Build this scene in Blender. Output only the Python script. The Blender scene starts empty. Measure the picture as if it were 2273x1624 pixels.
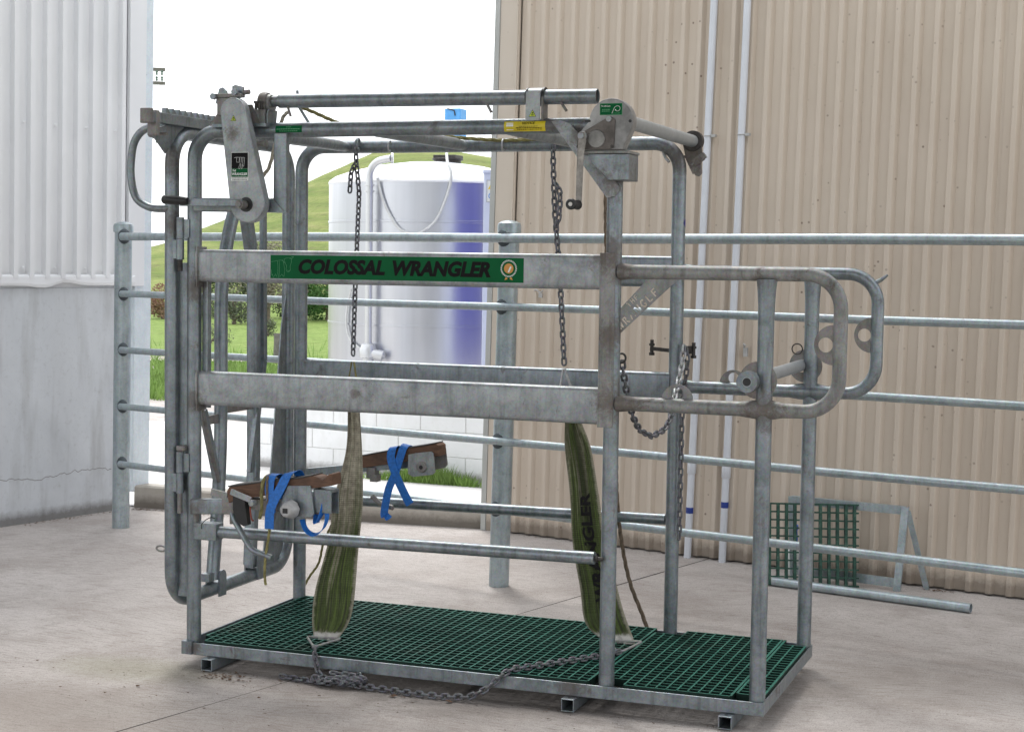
import bpy, math, random
from mathutils import Vector, Matrix
random.seed(7)
scene = bpy.context.scene
COL = scene.collection
V = Vector
PI = math.pi

# ------------------------------------------------------------------ camera
cam_data = bpy.data.cameras.new('camera'); cam = bpy.data.objects.new('camera', cam_data); COL.objects.link(cam)
right = V((0.93786, 0.34674, 0.01394)); fwd = V((-0.34525, 0.93636, -0.06353)); up = V((-0.03508, 0.05477, 0.99788))
m = Matrix.Identity(4)
for i in range(3):
    m[i][0] = right[i]; m[i][1] = up[i]; m[i][2] = -fwd[i]
m.translation = V((3.6758, -5.9877, 1.7278))
cam.matrix_world = m
cam_data.sensor_width = 36.0
cam_data.lens = 36.0 * 3669.5 / 2273.0
cam_data.clip_end = 2000
cam_data.dof.use_dof = True
cam_data.dof.focus_distance = 6.0
cam_data.dof.aperture_fstop = 20.0
scene.camera = cam

# ------------------------------------------------------------------ light
world = bpy.data.worlds.new("World"); scene.world = world; world.use_nodes = True
nt = world.node_tree; nt.nodes.clear()
sky = nt.nodes.new('ShaderNodeTexSky'); sky.sky_type = 'NISHITA'; sky.sun_disc = False
SUN_EL, SUN_AZ = math.radians(58), math.radians(-35)     # azimuth from +Y towards +X
sky.sun_elevation = SUN_EL; sky.sun_rotation = SUN_AZ; sky.dust_density = 4.0; sky.air_density = 1.0
hs = nt.nodes.new('ShaderNodeHueSaturation'); hs.inputs['Saturation'].default_value = 0.22
mx = nt.nodes.new('ShaderNodeMix'); mx.data_type = 'RGBA'; mx.inputs[0].default_value = 0.62
mx.inputs[7].default_value = (11.0, 11.3, 11.8, 1)          # the even white cloud layer
bg = nt.nodes.new('ShaderNodeBackground'); bg.inputs['Strength'].default_value = 0.12
out = nt.nodes.new('ShaderNodeOutputWorld')
nt.links.new(sky.outputs[0], hs.inputs['Color']); nt.links.new(hs.outputs[0], mx.inputs[6])
nt.links.new(mx.outputs[2], bg.inputs[0]); nt.links.new(bg.outputs[0], out.inputs[0])
sun = bpy.data.lights.new('sun', 'SUN'); sun.energy = 0.9; sun.angle = math.radians(14); sun.color = (1, 0.97, 0.92)
so = bpy.data.objects.new('sun', sun); COL.objects.link(so)
sd = V((math.sin(SUN_AZ) * math.cos(SUN_EL), math.cos(SUN_AZ) * math.cos(SUN_EL), math.sin(SUN_EL)))
so.rotation_euler = sd.to_track_quat('Z', 'Y').to_euler()
scene.view_settings.view_transform = 'Standard'; scene.view_settings.look = 'None'
scene.view_settings.exposure = 0.85; scene.view_settings.gamma = 1.0; scene.view_settings.use_curve_mapping = False

# ------------------------------------------------------------------ frames
FO = V((-2.2583, 2.9472, 0))
CA, SA = 0.96546, -0.26055
TX, TY = 0.02393, -0.01772
def F(s, o, z):                       # the yard's own frame: s along the rail fence, o away from it, z up
    return V((FO.x + CA * s - SA * o + TX * z, FO.y + SA * s + CA * o + TY * z, z))

# ------------------------------------------------------------------ mesh builder
class MB:
    def __init__(s): s.v = []; s.f = []; s.sm = []
    def add(s, vs, fs, smooth=False):
        n = len(s.v); s.v += [V(p) for p in vs]; s.f += [tuple(i + n for i in f) for f in fs]; s.sm += [smooth] * len(fs); return s
    def box(s, lo, hi):
        x0, y0, z0 = lo; x1, y1, z1 = hi
        return s.add([(x0,y0,z0),(x1,y0,z0),(x1,y1,z0),(x0,y1,z0),(x0,y0,z1),(x1,y0,z1),(x1,y1,z1),(x0,y1,z1)],
                     [(3,2,1,0),(4,5,6,7),(0,1,5,4),(1,2,6,5),(2,3,7,6),(3,0,4,7)])
    def fbox(s, lo, hi):              # a box in the yard's frame
        x0, y0, z0 = lo; x1, y1, z1 = hi
        return s.add([F(x0,y0,z0),F(x1,y0,z0),F(x1,y1,z0),F(x0,y1,z0),F(x0,y0,z1),F(x1,y0,z1),F(x1,y1,z1),F(x0,y1,z1)],
                     [(3,2,1,0),(4,5,6,7),(0,1,5,4),(1,2,6,5),(2,3,7,6),(3,0,4,7)])
    def bar(s, a, b, w, h, upv=(0,0,1)):   # rectangular bar from a to b
        a = V(a); b = V(b); t = (b - a).normalized(); u = V(upv)
        x = t.cross(u).normalized(); u = x.cross(t).normalized()
        vs = []
        for p in (a, b):
            for i, j in ((-1,-1),(1,-1),(1,1),(-1,1)): vs.append(p + x * i * w / 2 + u * j * h / 2)
        return s.add(vs, [(3,2,1,0),(4,5,6,7),(0,1,5,4),(1,2,6,5),(2,3,7,6),(3,0,4,7)])
    def rbar(s, a, b, w, h, r, upv=(0,0,1), n=4):   # rolled hollow section with rounded corners
        a = V(a); b = V(b); t = (b - a).normalized(); u = V(upv)
        x = t.cross(u).normalized(); u = x.cross(t).normalized()
        ring = []
        for cx, cy, a0 in ((w/2-r,h/2-r,0),(-w/2+r,h/2-r,90),(-w/2+r,-h/2+r,180),(w/2-r,-h/2+r,270)):
            for k in range(n + 1):
                q = math.radians(a0 + 90 * k / n); ring.append((cx + r * math.cos(q), cy + r * math.sin(q)))
        N = len(ring); vs = []
        for p in (a, b): vs += [p + x * i + u * j for i, j in ring]
        s.add(vs, [(k, (k+1) % N, N + (k+1) % N, N + k) for k in range(N)], True)
        return s.add(vs, [tuple(range(N))[::-1], tuple(range(N, 2*N))])
    def tube(s, pts, r, n=16, cap=True, closed=False, hollow=0):
        pts = [V(p) for p in pts]; N = len(pts)
        rr = r if isinstance(r, (list, tuple)) else [r] * N
        T = []
        for i in range(N):
            if closed: t = pts[(i+1) % N] - pts[i-1]
            else: t = pts[min(i+1, N-1)] - pts[max(i-1, 0)]
            T.append(t.normalized())
        nrm = T[0].orthogonal().normalized(); vs = []
        for i in range(N):
            nrm = (nrm - T[i] * nrm.dot(T[i])).normalized(); bi = T[i].cross(nrm)
            for k in range(n):
                q = 2 * PI * k / n; vs.append(pts[i] + (nrm * math.cos(q) + bi * math.sin(q)) * rr[i])
        fs = []
        M = N if closed else N - 1
        off = 0
        if closed:                    # match the last ring with the first
            d = [(vs[(N-1)*n] - vs[k]).length for k in range(n)]; off = d.index(min(d))
        for i in range(M):
            j = (i + 1) % N; o = off if (closed and j == 0) else 0
            for k in range(n):
                fs.append((i*n+k, i*n+(k+1) % n, j*n+(k+1+o) % n, j*n+(k+o) % n))
        s.add(vs, fs, True)
        if cap and not closed:
            if hollow:
                for i, sg in ((0, 1), (N-1, -1)):
                    ring = vs[i*n:(i+1)*n]; c = pts[i]; inn = [c + (p - c) * hollow for p in ring]; dp = [p + T[i] * sg * min(.12, (pts[-1]-pts[0]).length*.4) for p in inn]
                    s.add(ring + inn + dp, [(k,(k+1)%n,n+(k+1)%n,n+k) for k in range(n)] + [(n+k,n+(k+1)%n,2*n+(k+1)%n,2*n+k) for k in range(n)] + [tuple(range(2*n,3*n))])
            else: s.add(vs[:n], [tuple(range(n))[::-1]]); s.add(vs[-n:], [tuple(range(n))])
        return s
    def prism(s, poly, d):            # 3-D polygon pushed along vector d
        poly = [V(p) for p in poly]; d = V(d); n = len(poly)
        s.add(poly + [p + d for p in poly], [tuple(range(n)), tuple(range(n, 2*n))[::-1]] + [(k, n + k, n + (k+1) % n, (k+1) % n) for k in range(n)]); return s
    def ringplate(s, outer, inner, d):   # plate with one hole, equal point counts
        n = len(outer); o = [V(p) for p in outer]; i_ = [V(p) for p in inner]; d = V(d)
        vs = o + i_ + [p + d for p in o] + [p + d for p in i_]
        fs = []
        for k in range(n):
            j = (k+1) % n
            fs += [(k, j, n+j, n+k), (2*n+k, 3*n+k, 3*n+j, 2*n+j), (k, 2*n+k, 2*n+j, j), (n+k, n+j, 3*n+j, 3*n+k)]
        return s.add(vs, fs)
    def lathe(s, prof, c, axis, n=24):   # prof: (distance along axis, radius)
        c = V(c); ax = V(axis).normalized(); x = ax.orthogonal().normalized(); y = ax.cross(x); vs = []
        for h, r in prof:
            for k in range(n):
                q = 2*PI*k/n; vs.append(c + ax*h + (x*math.cos(q) + y*math.sin(q))*r)
        fs = [(i*n+k, i*n+(k+1)%n, (i+1)*n+(k+1)%n, (i+1)*n+k) for i in range(len(prof)-1) for k in range(n)]
        s.add(vs, fs, True); s.add(vs[:n], [tuple(range(n))[::-1]]); s.add(vs[-n:], [tuple(range(n))]); return s
    def cyl(s, c, axis, r, h, n=20): return s.lathe([(0, r), (h, r)], c, axis, n)
    def hexnut(s, c, axis, r, h): return s.lathe([(0, r), (h, r)], c, axis, 6)
    def grid(s, fn, nu, nv, smooth=True):
        vs = [fn(i/nu, j/nv) for j in range(nv+1) for i in range(nu+1)]; w = nu+1
        return s.add(vs, [(j*w+i, j*w+i+1, (j+1)*w+i+1, (j+1)*w+i) for j in range(nv) for i in range(nu)], smooth)

def wloc(o):
    p = V((0, 0, 0))
    while o is not None: p += o.location; o = o.parent
    return p
def link(o, parent):
    COL.objects.link(o)
    if parent is not None: o.parent = parent
    return o
def obj(name, mb, mat, parent=None, origin=None, bevel=0, fixn=True):
    o0 = V(origin) if origin is not None else V((0, 0, 0))
    off = o0 if origin is not None else (wloc(parent) if parent else V((0,0,0)))
    me = bpy.data.meshes.new(name); me.from_pydata([v - off for v in mb.v], [], mb.f); me.update()
    me.polygons.foreach_set('use_smooth', mb.sm)
    if fixn:
        import bmesh
        b = bmesh.new(); b.from_mesh(me); bmesh.ops.remove_doubles(b, verts=b.verts, dist=0.00003)
        bmesh.ops.recalc_face_normals(b, faces=b.faces); 
        for e in b.edges:
            if len(e.link_faces) == 2 and e.calc_face_angle(0) > 0.7: e.smooth = False
        b.to_mesh(me); b.free()
    me.materials.append(mat)
    o = bpy.data.objects.new(name, me); link(o, parent)
    if origin is not None: o.location = o0 - (wloc(parent) if parent else V((0,0,0)))
    if bevel:
        b = o.modifiers.new('bevel', 'BEVEL'); b.width = bevel; b.segments = 2; b.limit_method = 'ANGLE'; b.angle_limit = 0.9
    return o
def tag(o, label, cat, group=None):
    o['label'] = label; o['category'] = cat
    if group: o['group'] = group
    return o
def thing(name, label, cat, loc=(0,0,0), group=None):
    o = bpy.data.objects.new(name, None); COL.objects.link(o); o.location = loc; o.empty_display_size = 0.1
    return tag(o, label, cat, group)
def struct(o, kind='structure'): o['kind'] = kind; return o

def arc(a, b, c, r, n=8):             # round the corner b of the path a-b-c
    a, b, c = V(a), V(b), V(c); u = (a - b).normalized(); w = (c - b).normalized()
    p0 = b + u * r; p1 = b + w * r; res = []
    ang = u.angle(w); k = r / math.tan((PI - ang) / 2) if abs(PI - ang) > 1e-4 else 0
    cen = b + (u + w).normalized() * (r / math.cos(ang / 2))
    R = (p0 - cen).length
    for i in range(n + 1):
        t = i / n; q = (p0 - cen).lerp(p1 - cen, t)
        # slerp
        th = (p0 - cen).angle(p1 - cen); 
        q = ((p0-cen) * math.sin((1-t)*th) + (p1-cen) * math.sin(t*th)) / math.sin(th)
        res.append(cen + q)
    return res
def fillet(pts, r, n=8, closed=False):
    N = len(pts); out = []
    for i in range(N):
        if not closed and i in (0, N-1): out.append(V(pts[i])); continue
        rr = r[i] if isinstance(r, (list, tuple)) else r
        out += arc(pts[i-1], pts[i], pts[(i+1) % N], rr, n) if rr else [V(pts[i])]
    return out
def spline(pts, k=6, closed=False):   # Catmull-Rom
    P = [V(p) for p in pts]; res = []
    for i in range(len(P)-1):
        p0 = P[max(i-1,0)]; p1 = P[i]; p2 = P[i+1]; p3 = P[min(i+2,len(P)-1)]
        for j in range(k):
            t = j/k
            res.append(0.5*((2*p1)+(p2-p0)*t+(2*p0-5*p1+4*p2-p3)*t*t+(3*p1-p0-3*p2+p3)*t**3))
    res.append(P[-1]); return res
def circ(c, r, u, w, n=24, a0=0, a1=2*PI):
    c = V(c); u = V(u); w = V(w)
    return [c + u*r*math.cos(a0+(a1-a0)*k/n) + w*r*math.sin(a0+(a1-a0)*k/n) for k in range(n)]

# ------------------------------------------------------------------ materials
MATS = {}
class NT:
    def __init__(s, name):
        s.m = bpy.data.materials.new(name); s.m.use_nodes = True; s.n = s.m.node_tree.nodes; s.l = s.m.node_tree.links
        s.b = s.n['Principled BSDF']; s.tc = s.n.new('ShaderNodeTexCoord'); s.geo = s.n.new('ShaderNodeNewGeometry')
    def lk(s, a, b): s.l.new(a, b)
    def map(s, scale=(1,1,1), src=None):
        mp = s.n.new('ShaderNodeMapping'); mp.inputs['Scale'].default_value = scale
        s.lk(src or s.geo.outputs['Position'], mp.inputs['Vector']); return mp.outputs[0]
    def noise(s, scale, detail=4, rough=.55, dist=0, vec=None):
        t = s.n.new('ShaderNodeTexNoise'); t.inputs['Scale'].default_value = scale; t.inputs['Detail'].default_value = detail
        t.inputs['Roughness'].default_value = rough; t.inputs['Distortion'].default_value = dist
        s.lk(vec or s.geo.outputs['Position'], t.inputs['Vector']); return t.outputs[0]
    def voro(s, scale, vec=None, out='Distance', feat='F1'):
        t = s.n.new('ShaderNodeTexVoronoi'); t.inputs['Scale'].default_value = scale; t.feature = feat
        s.lk(vec or s.geo.outputs['Position'], t.inputs['Vector']); return t.outputs[out]
    def ramp(s, fac, *stops):
        r = s.n.new('ShaderNodeValToRGB'); e = r.color_ramp.elements
        while len(e) < len(stops): e.new(0.5)
        for i, (p, c) in enumerate(stops):
            e[i].position = p; e[i].color = (*c, 1) if isinstance(c, tuple) else (c, c, c, 1)
        s.lk(fac, r.inputs[0]); return r.outputs[0]
    def mix(s, fac, a, b, mode='MIX'):
        x = s.n.new('ShaderNodeMix'); x.data_type = 'RGBA'; x.blend_type = mode
        for k, v in ((0, fac), (6, a), (7, b)):
            if isinstance(v, tuple): x.inputs[k].default_value = (*v, 1)
            elif isinstance(v, (int, float)): x.inputs[k].default_value = v
            else: s.lk(v, x.inputs[k])
        return x.outputs[2]
    def math(s, op, a, b=0.0):
        x = s.n.new('ShaderNodeMath'); x.operation = op
        for k, v in ((0, a), (1, b)):
            if isinstance(v, (int, float)): x.inputs[k].default_value = v
            else: s.lk(v, x.inputs[k])
        return x.outputs[0]
    def sep(s, src=None):
        x = s.n.new('ShaderNodeSeparateXYZ'); s.lk(src or s.geo.outputs['Position'], x.inputs[0]); return x.outputs
    def bump(s, h, strength=.3, dist=.01):
        b = s.n.new('ShaderNodeBump'); b.inputs['Strength'].default_value = strength; b.inputs['Distance'].default_value = dist
        s.lk(h, b.inputs['Height']); s.lk(b.outputs[0], s.b.inputs['Normal'])
    def set(s, col=None, rough=None, metal=None, spec=None):
        for k, v in (('Base Color', col), ('Roughness', rough), ('Metallic', metal), ('Specular IOR Level', spec)):
            if v is None: continue
            if isinstance(v, tuple): s.b.inputs[k].default_value = (*v, 1)
            elif isinstance(v, (int, float)): s.b.inputs[k].default_value = v
            else: s.lk(v, s.b.inputs[k])
        return s.m
WELDS = [(1.85,.02,1.765,.12),(1.86,.02,1.20,.11),(1.90,.04,1.69,.09),(1.90,.03,1.19,.13),(2.44,.03,1.19,.13),(1.875,-.02,2.04,.12),(.05,.02,1.60,.10),(.05,.02,1.12,.08),(-.068,.03,1.86,.10),(-.068,.03,2.12,.12),(1.75,0,2.2,.10),(.285,-.08,2.22,.045),(1.60,0,2.24,.07),(1.73,0,.09,.08),(.36,0,2.38,.10),(.06,0,.08,.05),(2.42,.03,1.67,.05),(.10,-.03,.68,.09),(1.87,.98,2.2,.15),(.80,.007,1.187,.035),(1.86,.01,1.45,.10)]
def galv(name, a, b, rust=.3, metal=.55, rough=.42, dirt=.5, spec_scale=1.0, welds=False):
    t = NT(name)
    n1 = t.noise(9*spec_scale, 6, .65, .6); n2 = t.noise(38*spec_scale, 5, .7)
    streak = t.noise(1, 5, .6, 0, t.map((45, 45, 4)))
    c = t.ramp(n1, (.22, a), (.78, b))
    cell = t.voro(150*spec_scale, None, 'Color'); c = t.mix(.16, c, cell, 'SOFT_LIGHT')
    c = t.mix(t.ramp(n2, (.45, .0), (.75, .35)), c, tuple(min(1, x*1.2) for x in b))
    c = t.mix(t.math('MULTIPLY', t.ramp(streak, (.5, 0.0), (.72, 1.0)), dirt*.55), c, tuple(x*.45 for x in a))
    rz = t.noise(6.5, 9, .75, 1.2); rf = t.math('MULTIPLY', t.ramp(rz, (.59, 0.0), (.68, 1.0)), rust)
    if welds:
        # rust and dung burnt in round the welds, where steel meets steel
        best = None
        for cx, cy, cz, rr in WELDS:
            dv = t.n.new('ShaderNodeVectorMath'); dv.operation = 'DISTANCE'; dv.inputs[1].default_value = (cx, cy, cz); t.lk(t.geo.outputs['Position'], dv.inputs[0])
            k = t.math('SUBTRACT', 1.0, t.math('DIVIDE', dv.outputs['Value'], rr)); best = k if best is None else t.math('MAXIMUM', best, k)
        wz = t.ramp(t.math('ADD', best, t.math('MULTIPLY', t.math('SUBTRACT', t.noise(30, 8, .8, .8), .5), 2.4)), (.22, 0.0), (.75, 1.0))
        c = t.mix(t.math('MULTIPLY', wz, .45), c, (.10,.08,.066)); rf = t.math('MAXIMUM', rf, t.math('MULTIPLY', wz, .28))
    c = t.mix(rf, c, (.085, .048, .030))
    sp = t.ramp(t.voro(60), (.05, 1.0), (.13, 0.0)); sel = t.ramp(t.noise(7, 2), (.5, 0.0), (.62, 1.0))
    c = t.mix(t.math('MULTIPLY', t.math('MULTIPLY', sp, sel), .75), c, (.03, .03, .028))
    r = t.ramp(n2, (.3, rough-.08), (.75, rough+.16))
    t.bump(t.math('ADD', t.math('MULTIPLY', n1, .5), t.math('MULTIPLY', n2, .4)), .2, .0015)
    return t.set(c, t.math('ADD', r, t.math('MULTIPLY', rf, .35)), t.math('SUBTRACT', metal, t.math('MULTIPLY', rf, metal*.9)), .4)
def plain(name, col, rough=.6, metal=0, var=.15, scale=20, bump=.1):
    t = NT(name); n = t.noise(scale, 5, .65)
    c = t.mix(t.ramp(n, (.35, 0.0), (.7, 1.0)), tuple(x*(1-var) for x in col), tuple(min(1, x*(1+var)) for x in col))
    if bump: t.bump(n, bump, .003)
    return t.set(c, rough, metal)
G_CR = galv('galvanised_crush', (.12,.142,.155), (.31,.345,.365), .6, .6, .36, .8, welds=True)
G_CRL = galv('galvanised_worn_plate', (.15,.165,.172), (.42,.445,.455), .75, .45, .42, .6, welds=True)
G_DK = galv('galvanised_dirty', (.13,.12,.11), (.30,.29,.28), .9, .35, .5, .9, welds=True)
G_RUST = galv('galvanised_stained', (.15,.152,.148), (.33,.335,.325), 1.0, .35, .5, .9, welds=True)
G_FN = galv('galvanised_fence', (.25,.30,.32), (.48,.545,.565), .25, .5, .36, .5)
G_CH = galv('chain_steel', (.085,.085,.095), (.19,.195,.21), .4, .5, .5, .5)
G_CHL = galv('bright_chain_steel', (.25,.26,.27), (.55,.56,.56), .2, .6, .4, .3)
COLLAR = plain('zinc_paint_collar', (.07,.085,.095), .55, .3)
BLACK = plain('black_rubber', (.012,.012,.013), .45, 0, .3)
DARKSTEEL = plain('dark_greased_steel', (.055,.05,.047), .5, .5, .4)

def mat_concrete():
    t = NT('yard_concrete')
    P = t.map((1,1,1))
    big = t.noise(.7, 4, .6, .5); mid = t.noise(4, 6, .65, 1.0); fine = t.noise(60, 5, .7)
    # broom marks laid in loose arcs
    warp = t.n.new('ShaderNodeTexNoise'); warp.inputs['Scale'].default_value = .55; warp.inputs['Detail'].default_value = 2
    t.lk(P, warp.inputs['Vector']); grain = t.noise(170, 3, .8)
    vm = t.n.new('ShaderNodeVectorMath'); vm.operation = 'MULTIPLY_ADD'; vm.inputs[1].default_value = (1.0, 1.0, 0); t.lk(warp.outputs['Color'], vm.inputs[0]); t.lk(P, vm.inputs[2])
    st = t.noise(1, 6, .7, 0, t.map((9, 75, 1), vm.outputs[0]))
    c = t.ramp(big, (.3, (.40,.362,.340)), (.68, (.60,.56,.535)))
    c = t.mix(t.ramp(mid, (.35, .0), (.75, .55)), c, (.50,.47,.445))
    c = t.mix(t.ramp(st, (.50, 0.0), (.70, .72)), c, (.20,.165,.14))
    c = t.mix(t.ramp(fine, (.52, 0.0), (.72, .6)), c, (.19,.165,.145))
    c = t.mix(t.ramp(t.noise(2.1, 6, .7, .3), (.46, 0.0), (.68, .5)), c, (.26,.22,.195))
    c = t.mix(t.ramp(grain, (.35, .55), (.5, 0.0)), c, (.16,.135,.12)); c = t.mix(t.ramp(grain, (.58, 0.0), (.72, .6)), c, (.68,.65,.62))
    # grit and dung specks
    sp = t.ramp(t.voro(34), (.06, 1.0), (.12, 0.0)); sel = t.ramp(t.noise(3, 3), (.44, 0.0), (.60, 1.0))
    c = t.mix(t.math('MULTIPLY', t.math('MULTIPLY', sp, sel), .85), c, (.045,.035,.028))
    # green algae near the crush, stains round it, shade painted under it
    x, y, z = t.sep()
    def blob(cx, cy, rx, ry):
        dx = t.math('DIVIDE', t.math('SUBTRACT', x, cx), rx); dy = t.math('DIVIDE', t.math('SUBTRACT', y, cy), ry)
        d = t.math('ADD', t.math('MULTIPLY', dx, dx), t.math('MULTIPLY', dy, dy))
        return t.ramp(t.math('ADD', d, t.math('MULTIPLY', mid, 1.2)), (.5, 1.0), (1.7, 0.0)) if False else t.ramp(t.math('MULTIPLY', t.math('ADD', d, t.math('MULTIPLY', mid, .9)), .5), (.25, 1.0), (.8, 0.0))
    c = t.mix(t.math('MULTIPLY', blob(-.15, -.12, .45, .22), .35), c, (.20,.20,.10))
    c = t.mix(t.math('MULTIPLY', blob(-.1, -.75, .75, .38), .42), c, (.17,.145,.12))
    c = t.mix(t.math('MULTIPLY', blob(1.22, .47, 1.45, .74), .93), c, (.018,.015,.012))  # contact shade painted under the crush and along its front edge
    c = t.mix(t.math('MULTIPLY', blob(2.9, .9, .6, .5), .3), c, (.19,.165,.14))
    # darker, browner tone over the near half of the yard
    nd = t.ramp(t.math('ADD', y, t.math('MULTIPLY', t.noise(1.1, 5, .65, .6), 2.2)), (.0, .42), (1.0, 0.0)); c = t.mix(nd, c, (.25,.205,.175))
    ds = t.ramp(t.voro(95), (.10, 1.0), (.2, 0.0)); c = t.mix(t.math('MULTIPLY', ds, t.ramp(t.noise(6, 3, .6), (.45, 0.0), (.6, .7))), c, (.09,.07,.055))
    h = t.math('ADD', t.math('MULTIPLY', st, .8), t.math('ADD', t.math('MULTIPLY', fine, .7), t.math('MULTIPLY', mid, .3)))
    t.bump(h, .5, .006)
    return t.set(c, .85, 0, .25)
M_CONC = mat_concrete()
def mat_wall_conc(name, a, b, stain=(.2,.19,.17), base_dirt=True):
    t = NT(name); n1 = t.noise(1.6, 5, .6, .6); n2 = t.noise(30, 5, .7); st = t.noise(1, 5, .6, 0, t.map((8, 8, 1.2)))
    c = t.ramp(n1, (.3, a), (.7, b)); c = t.mix(t.ramp(st, (.5, 0.0), (.75, .35)), c, stain)
    c = t.mix(t.ramp(n2, (.55, 0.0), (.8, .3)), c, stain)
    if base_dirt:
        x, y, z = t.sep(); d = t.math('ADD', z, t.math('MULTIPLY', t.noise(24, 5, .8), -.07))
        c = t.mix(t.math('MULTIPLY', t.ramp(d, (.0, 1.0), (.06, 0.0)), .7), c, (.07,.055,.04))
    t.bump(t.math('ADD', n2, n1), .3, .004)
    return t.set(c, .8)
M_PANELC = mat_wall_conc('precast_concrete', (.52,.545,.57), (.66,.685,.71))
M_NIB = mat_wall_conc('nib_concrete', (.34,.31,.27), (.46,.43,.38))
M_BLOCK = mat_wall_conc('painted_block', (.74,.75,.75), (.84,.85,.85), (.55,.54,.48), True)
M_APRON = mat_wall_conc('pale_concrete', (.60,.58,.56), (.70,.68,.66), (.5,.48,.45), False)
def mat_cladding(name, a, b, dirtc, spots):
    t = NT(name); n1 = t.noise(.9, 4, .6, .5); st = t.noise(1, 5, .65, 0, t.map((14, 14, .7)))
    c = t.ramp(n1, (.3, a), (.7, b)); c = t.mix(t.ramp(st, (.5, 0.0), (.9, .12)), c, dirtc)
    x, y, z = t.sep(); d = t.math('ADD', z, t.math('MULTIPLY', t.noise(22, 6, .8), -.11))
    c = t.mix(t.math('MULTIPLY', t.ramp(d, (.0, 1.0), (.06, 0.0)), .6 if spots else 0), c, (.09,.065,.045))
    sp = t.ramp(t.voro(15), (.07, 1.0), (.13, 0.0)); sel = t.ramp(t.noise(1.6, 4, .7), (.47, 0.0), (.60, 1.0))
    c = t.mix(t.math('MULTIPLY', t.math('MULTIPLY', sp, sel), .75 * spots), c, (.14,.09,.06))
    return t.set(c, .45, 0, .4)
M_TAN = mat_cladding('tan_steel_cladding', (.565,.485,.40), (.635,.555,.465), (.42,.34,.26), 1.0)
M_TANTRIM = mat_cladding('tan_steel_flashing', (.565,.495,.415), (.63,.56,.475), (.4,.33,.27), .3)
M_TRIMG = plain('grey_green_trim', (.44,.45,.43), .5, 0, .06, 4)
M_WHITE = mat_cladding('white_steel_cladding', (.76,.77,.785), (.84,.85,.86), (.6,.6,.6), .0)
M_STEELCOL = galv('galvanised_column', (.60,.67,.71), (.74,.80,.83), .0, .15, .5, .2)
M_PVC = plain('white_pvc', (.66,.69,.74), .35, 0, .04, 6, 0)
M_TAPE = plain('blue_tape', (.02,.05,.28), .4)
def mat_grate():
    t = NT('green_moulded_grate'); n = t.noise(22, 5, .7)
    c = t.ramp(n, (.3, (.012,.085,.062)), (.62, (.028,.165,.122)), (.85, (.09,.23,.18)))
    d = t.noise(3.2, 5, .7); c = t.mix(t.ramp(d, (.55, 0.0), (.7, .6)), c, (.05,.055,.04))
    w = t.ramp(t.voro(9), (.02, 1.0), (.06, 0.0)); c = t.mix(t.math('MULTIPLY', w, .5), c, (.4,.42,.38))
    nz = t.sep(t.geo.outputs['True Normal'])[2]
    c = t.mix(t.ramp(nz, (.4, 1.0), (.6, 0.0)), c, (.004,.020,.014))  # near-black bar sides: grime plus shade painted into the openings
    t.bump(t.noise(300, 2), .4, .001)
    return t.set(c, .6, 0, .25)
M_GRATE = mat_grate()
def mat_grate_old():
    t = NT('weathered_green_grate'); n = t.noise(30, 5, .7)
    c = t.ramp(n, (.35, (.006,.028,.020)), (.58, (.018,.075,.05)), (.75, (.16,.20,.16)))
    return t.set(c, .7)
M_GRATE2 = mat_grate_old()
M_GREEN = plain('green_vinyl', (.0,.10,.03), .55, 0, .12, 6, 0)
M_GREEN.node_tree.nodes['Principled BSDF'].inputs['Specular IOR Level'].default_value = .15
M_GREENL = plain('pale_green_print', (.10,.36,.17), .4, 0, .1, 6, 0)
M_BLKV = plain('black_print', (.006,.005,.006), .6, 0, .2, 6, 0)
M_BLKV.node_tree.nodes['Principled BSDF'].inputs['Specular IOR Level'].default_value = .15
M_WHITEV = plain('white_print', (.78,.80,.78), .4, 0, .05, 6, 0)
M_YEL = plain('yellow_vinyl', (.62,.50,.02), .4, 0, .25, 9, 0)
M_LIME = plain('lime_vinyl', (.48,.60,.04), .4, 0, .2, 9, 0)
M_ORANGE = plain('gold_print', (.60,.28,.05), .4, 0, .2, 9, 0)
M_BLUEV = plain('navy_print', (.02,.02,.16), .4, 0, .1, 9, 0)
M_BLUE = plain('blue_webbing', (.010,.14,.50), .6, 0, .25, 90, .3)
M_BLUEP = plain('blue_plastic', (.10,.36,.72), .5, 0, .1, 10, 0)
def mat_wood():
    t = NT('worn_hoof_board'); n = t.noise(1, 6, .7, 1.0, t.map((9, 9, 60))); k = t.noise(7, 5, .7)
    c = t.ramp(n, (.3, (.075,.038,.022)), (.7, (.19,.10,.06))); c = t.mix(t.ramp(k, (.5, 0.0), (.7, .7)), c, (.05,.03,.022))
    t.bump(n, .5, .004); return t.set(c, .7)
M_WOOD = mat_wood()
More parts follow.
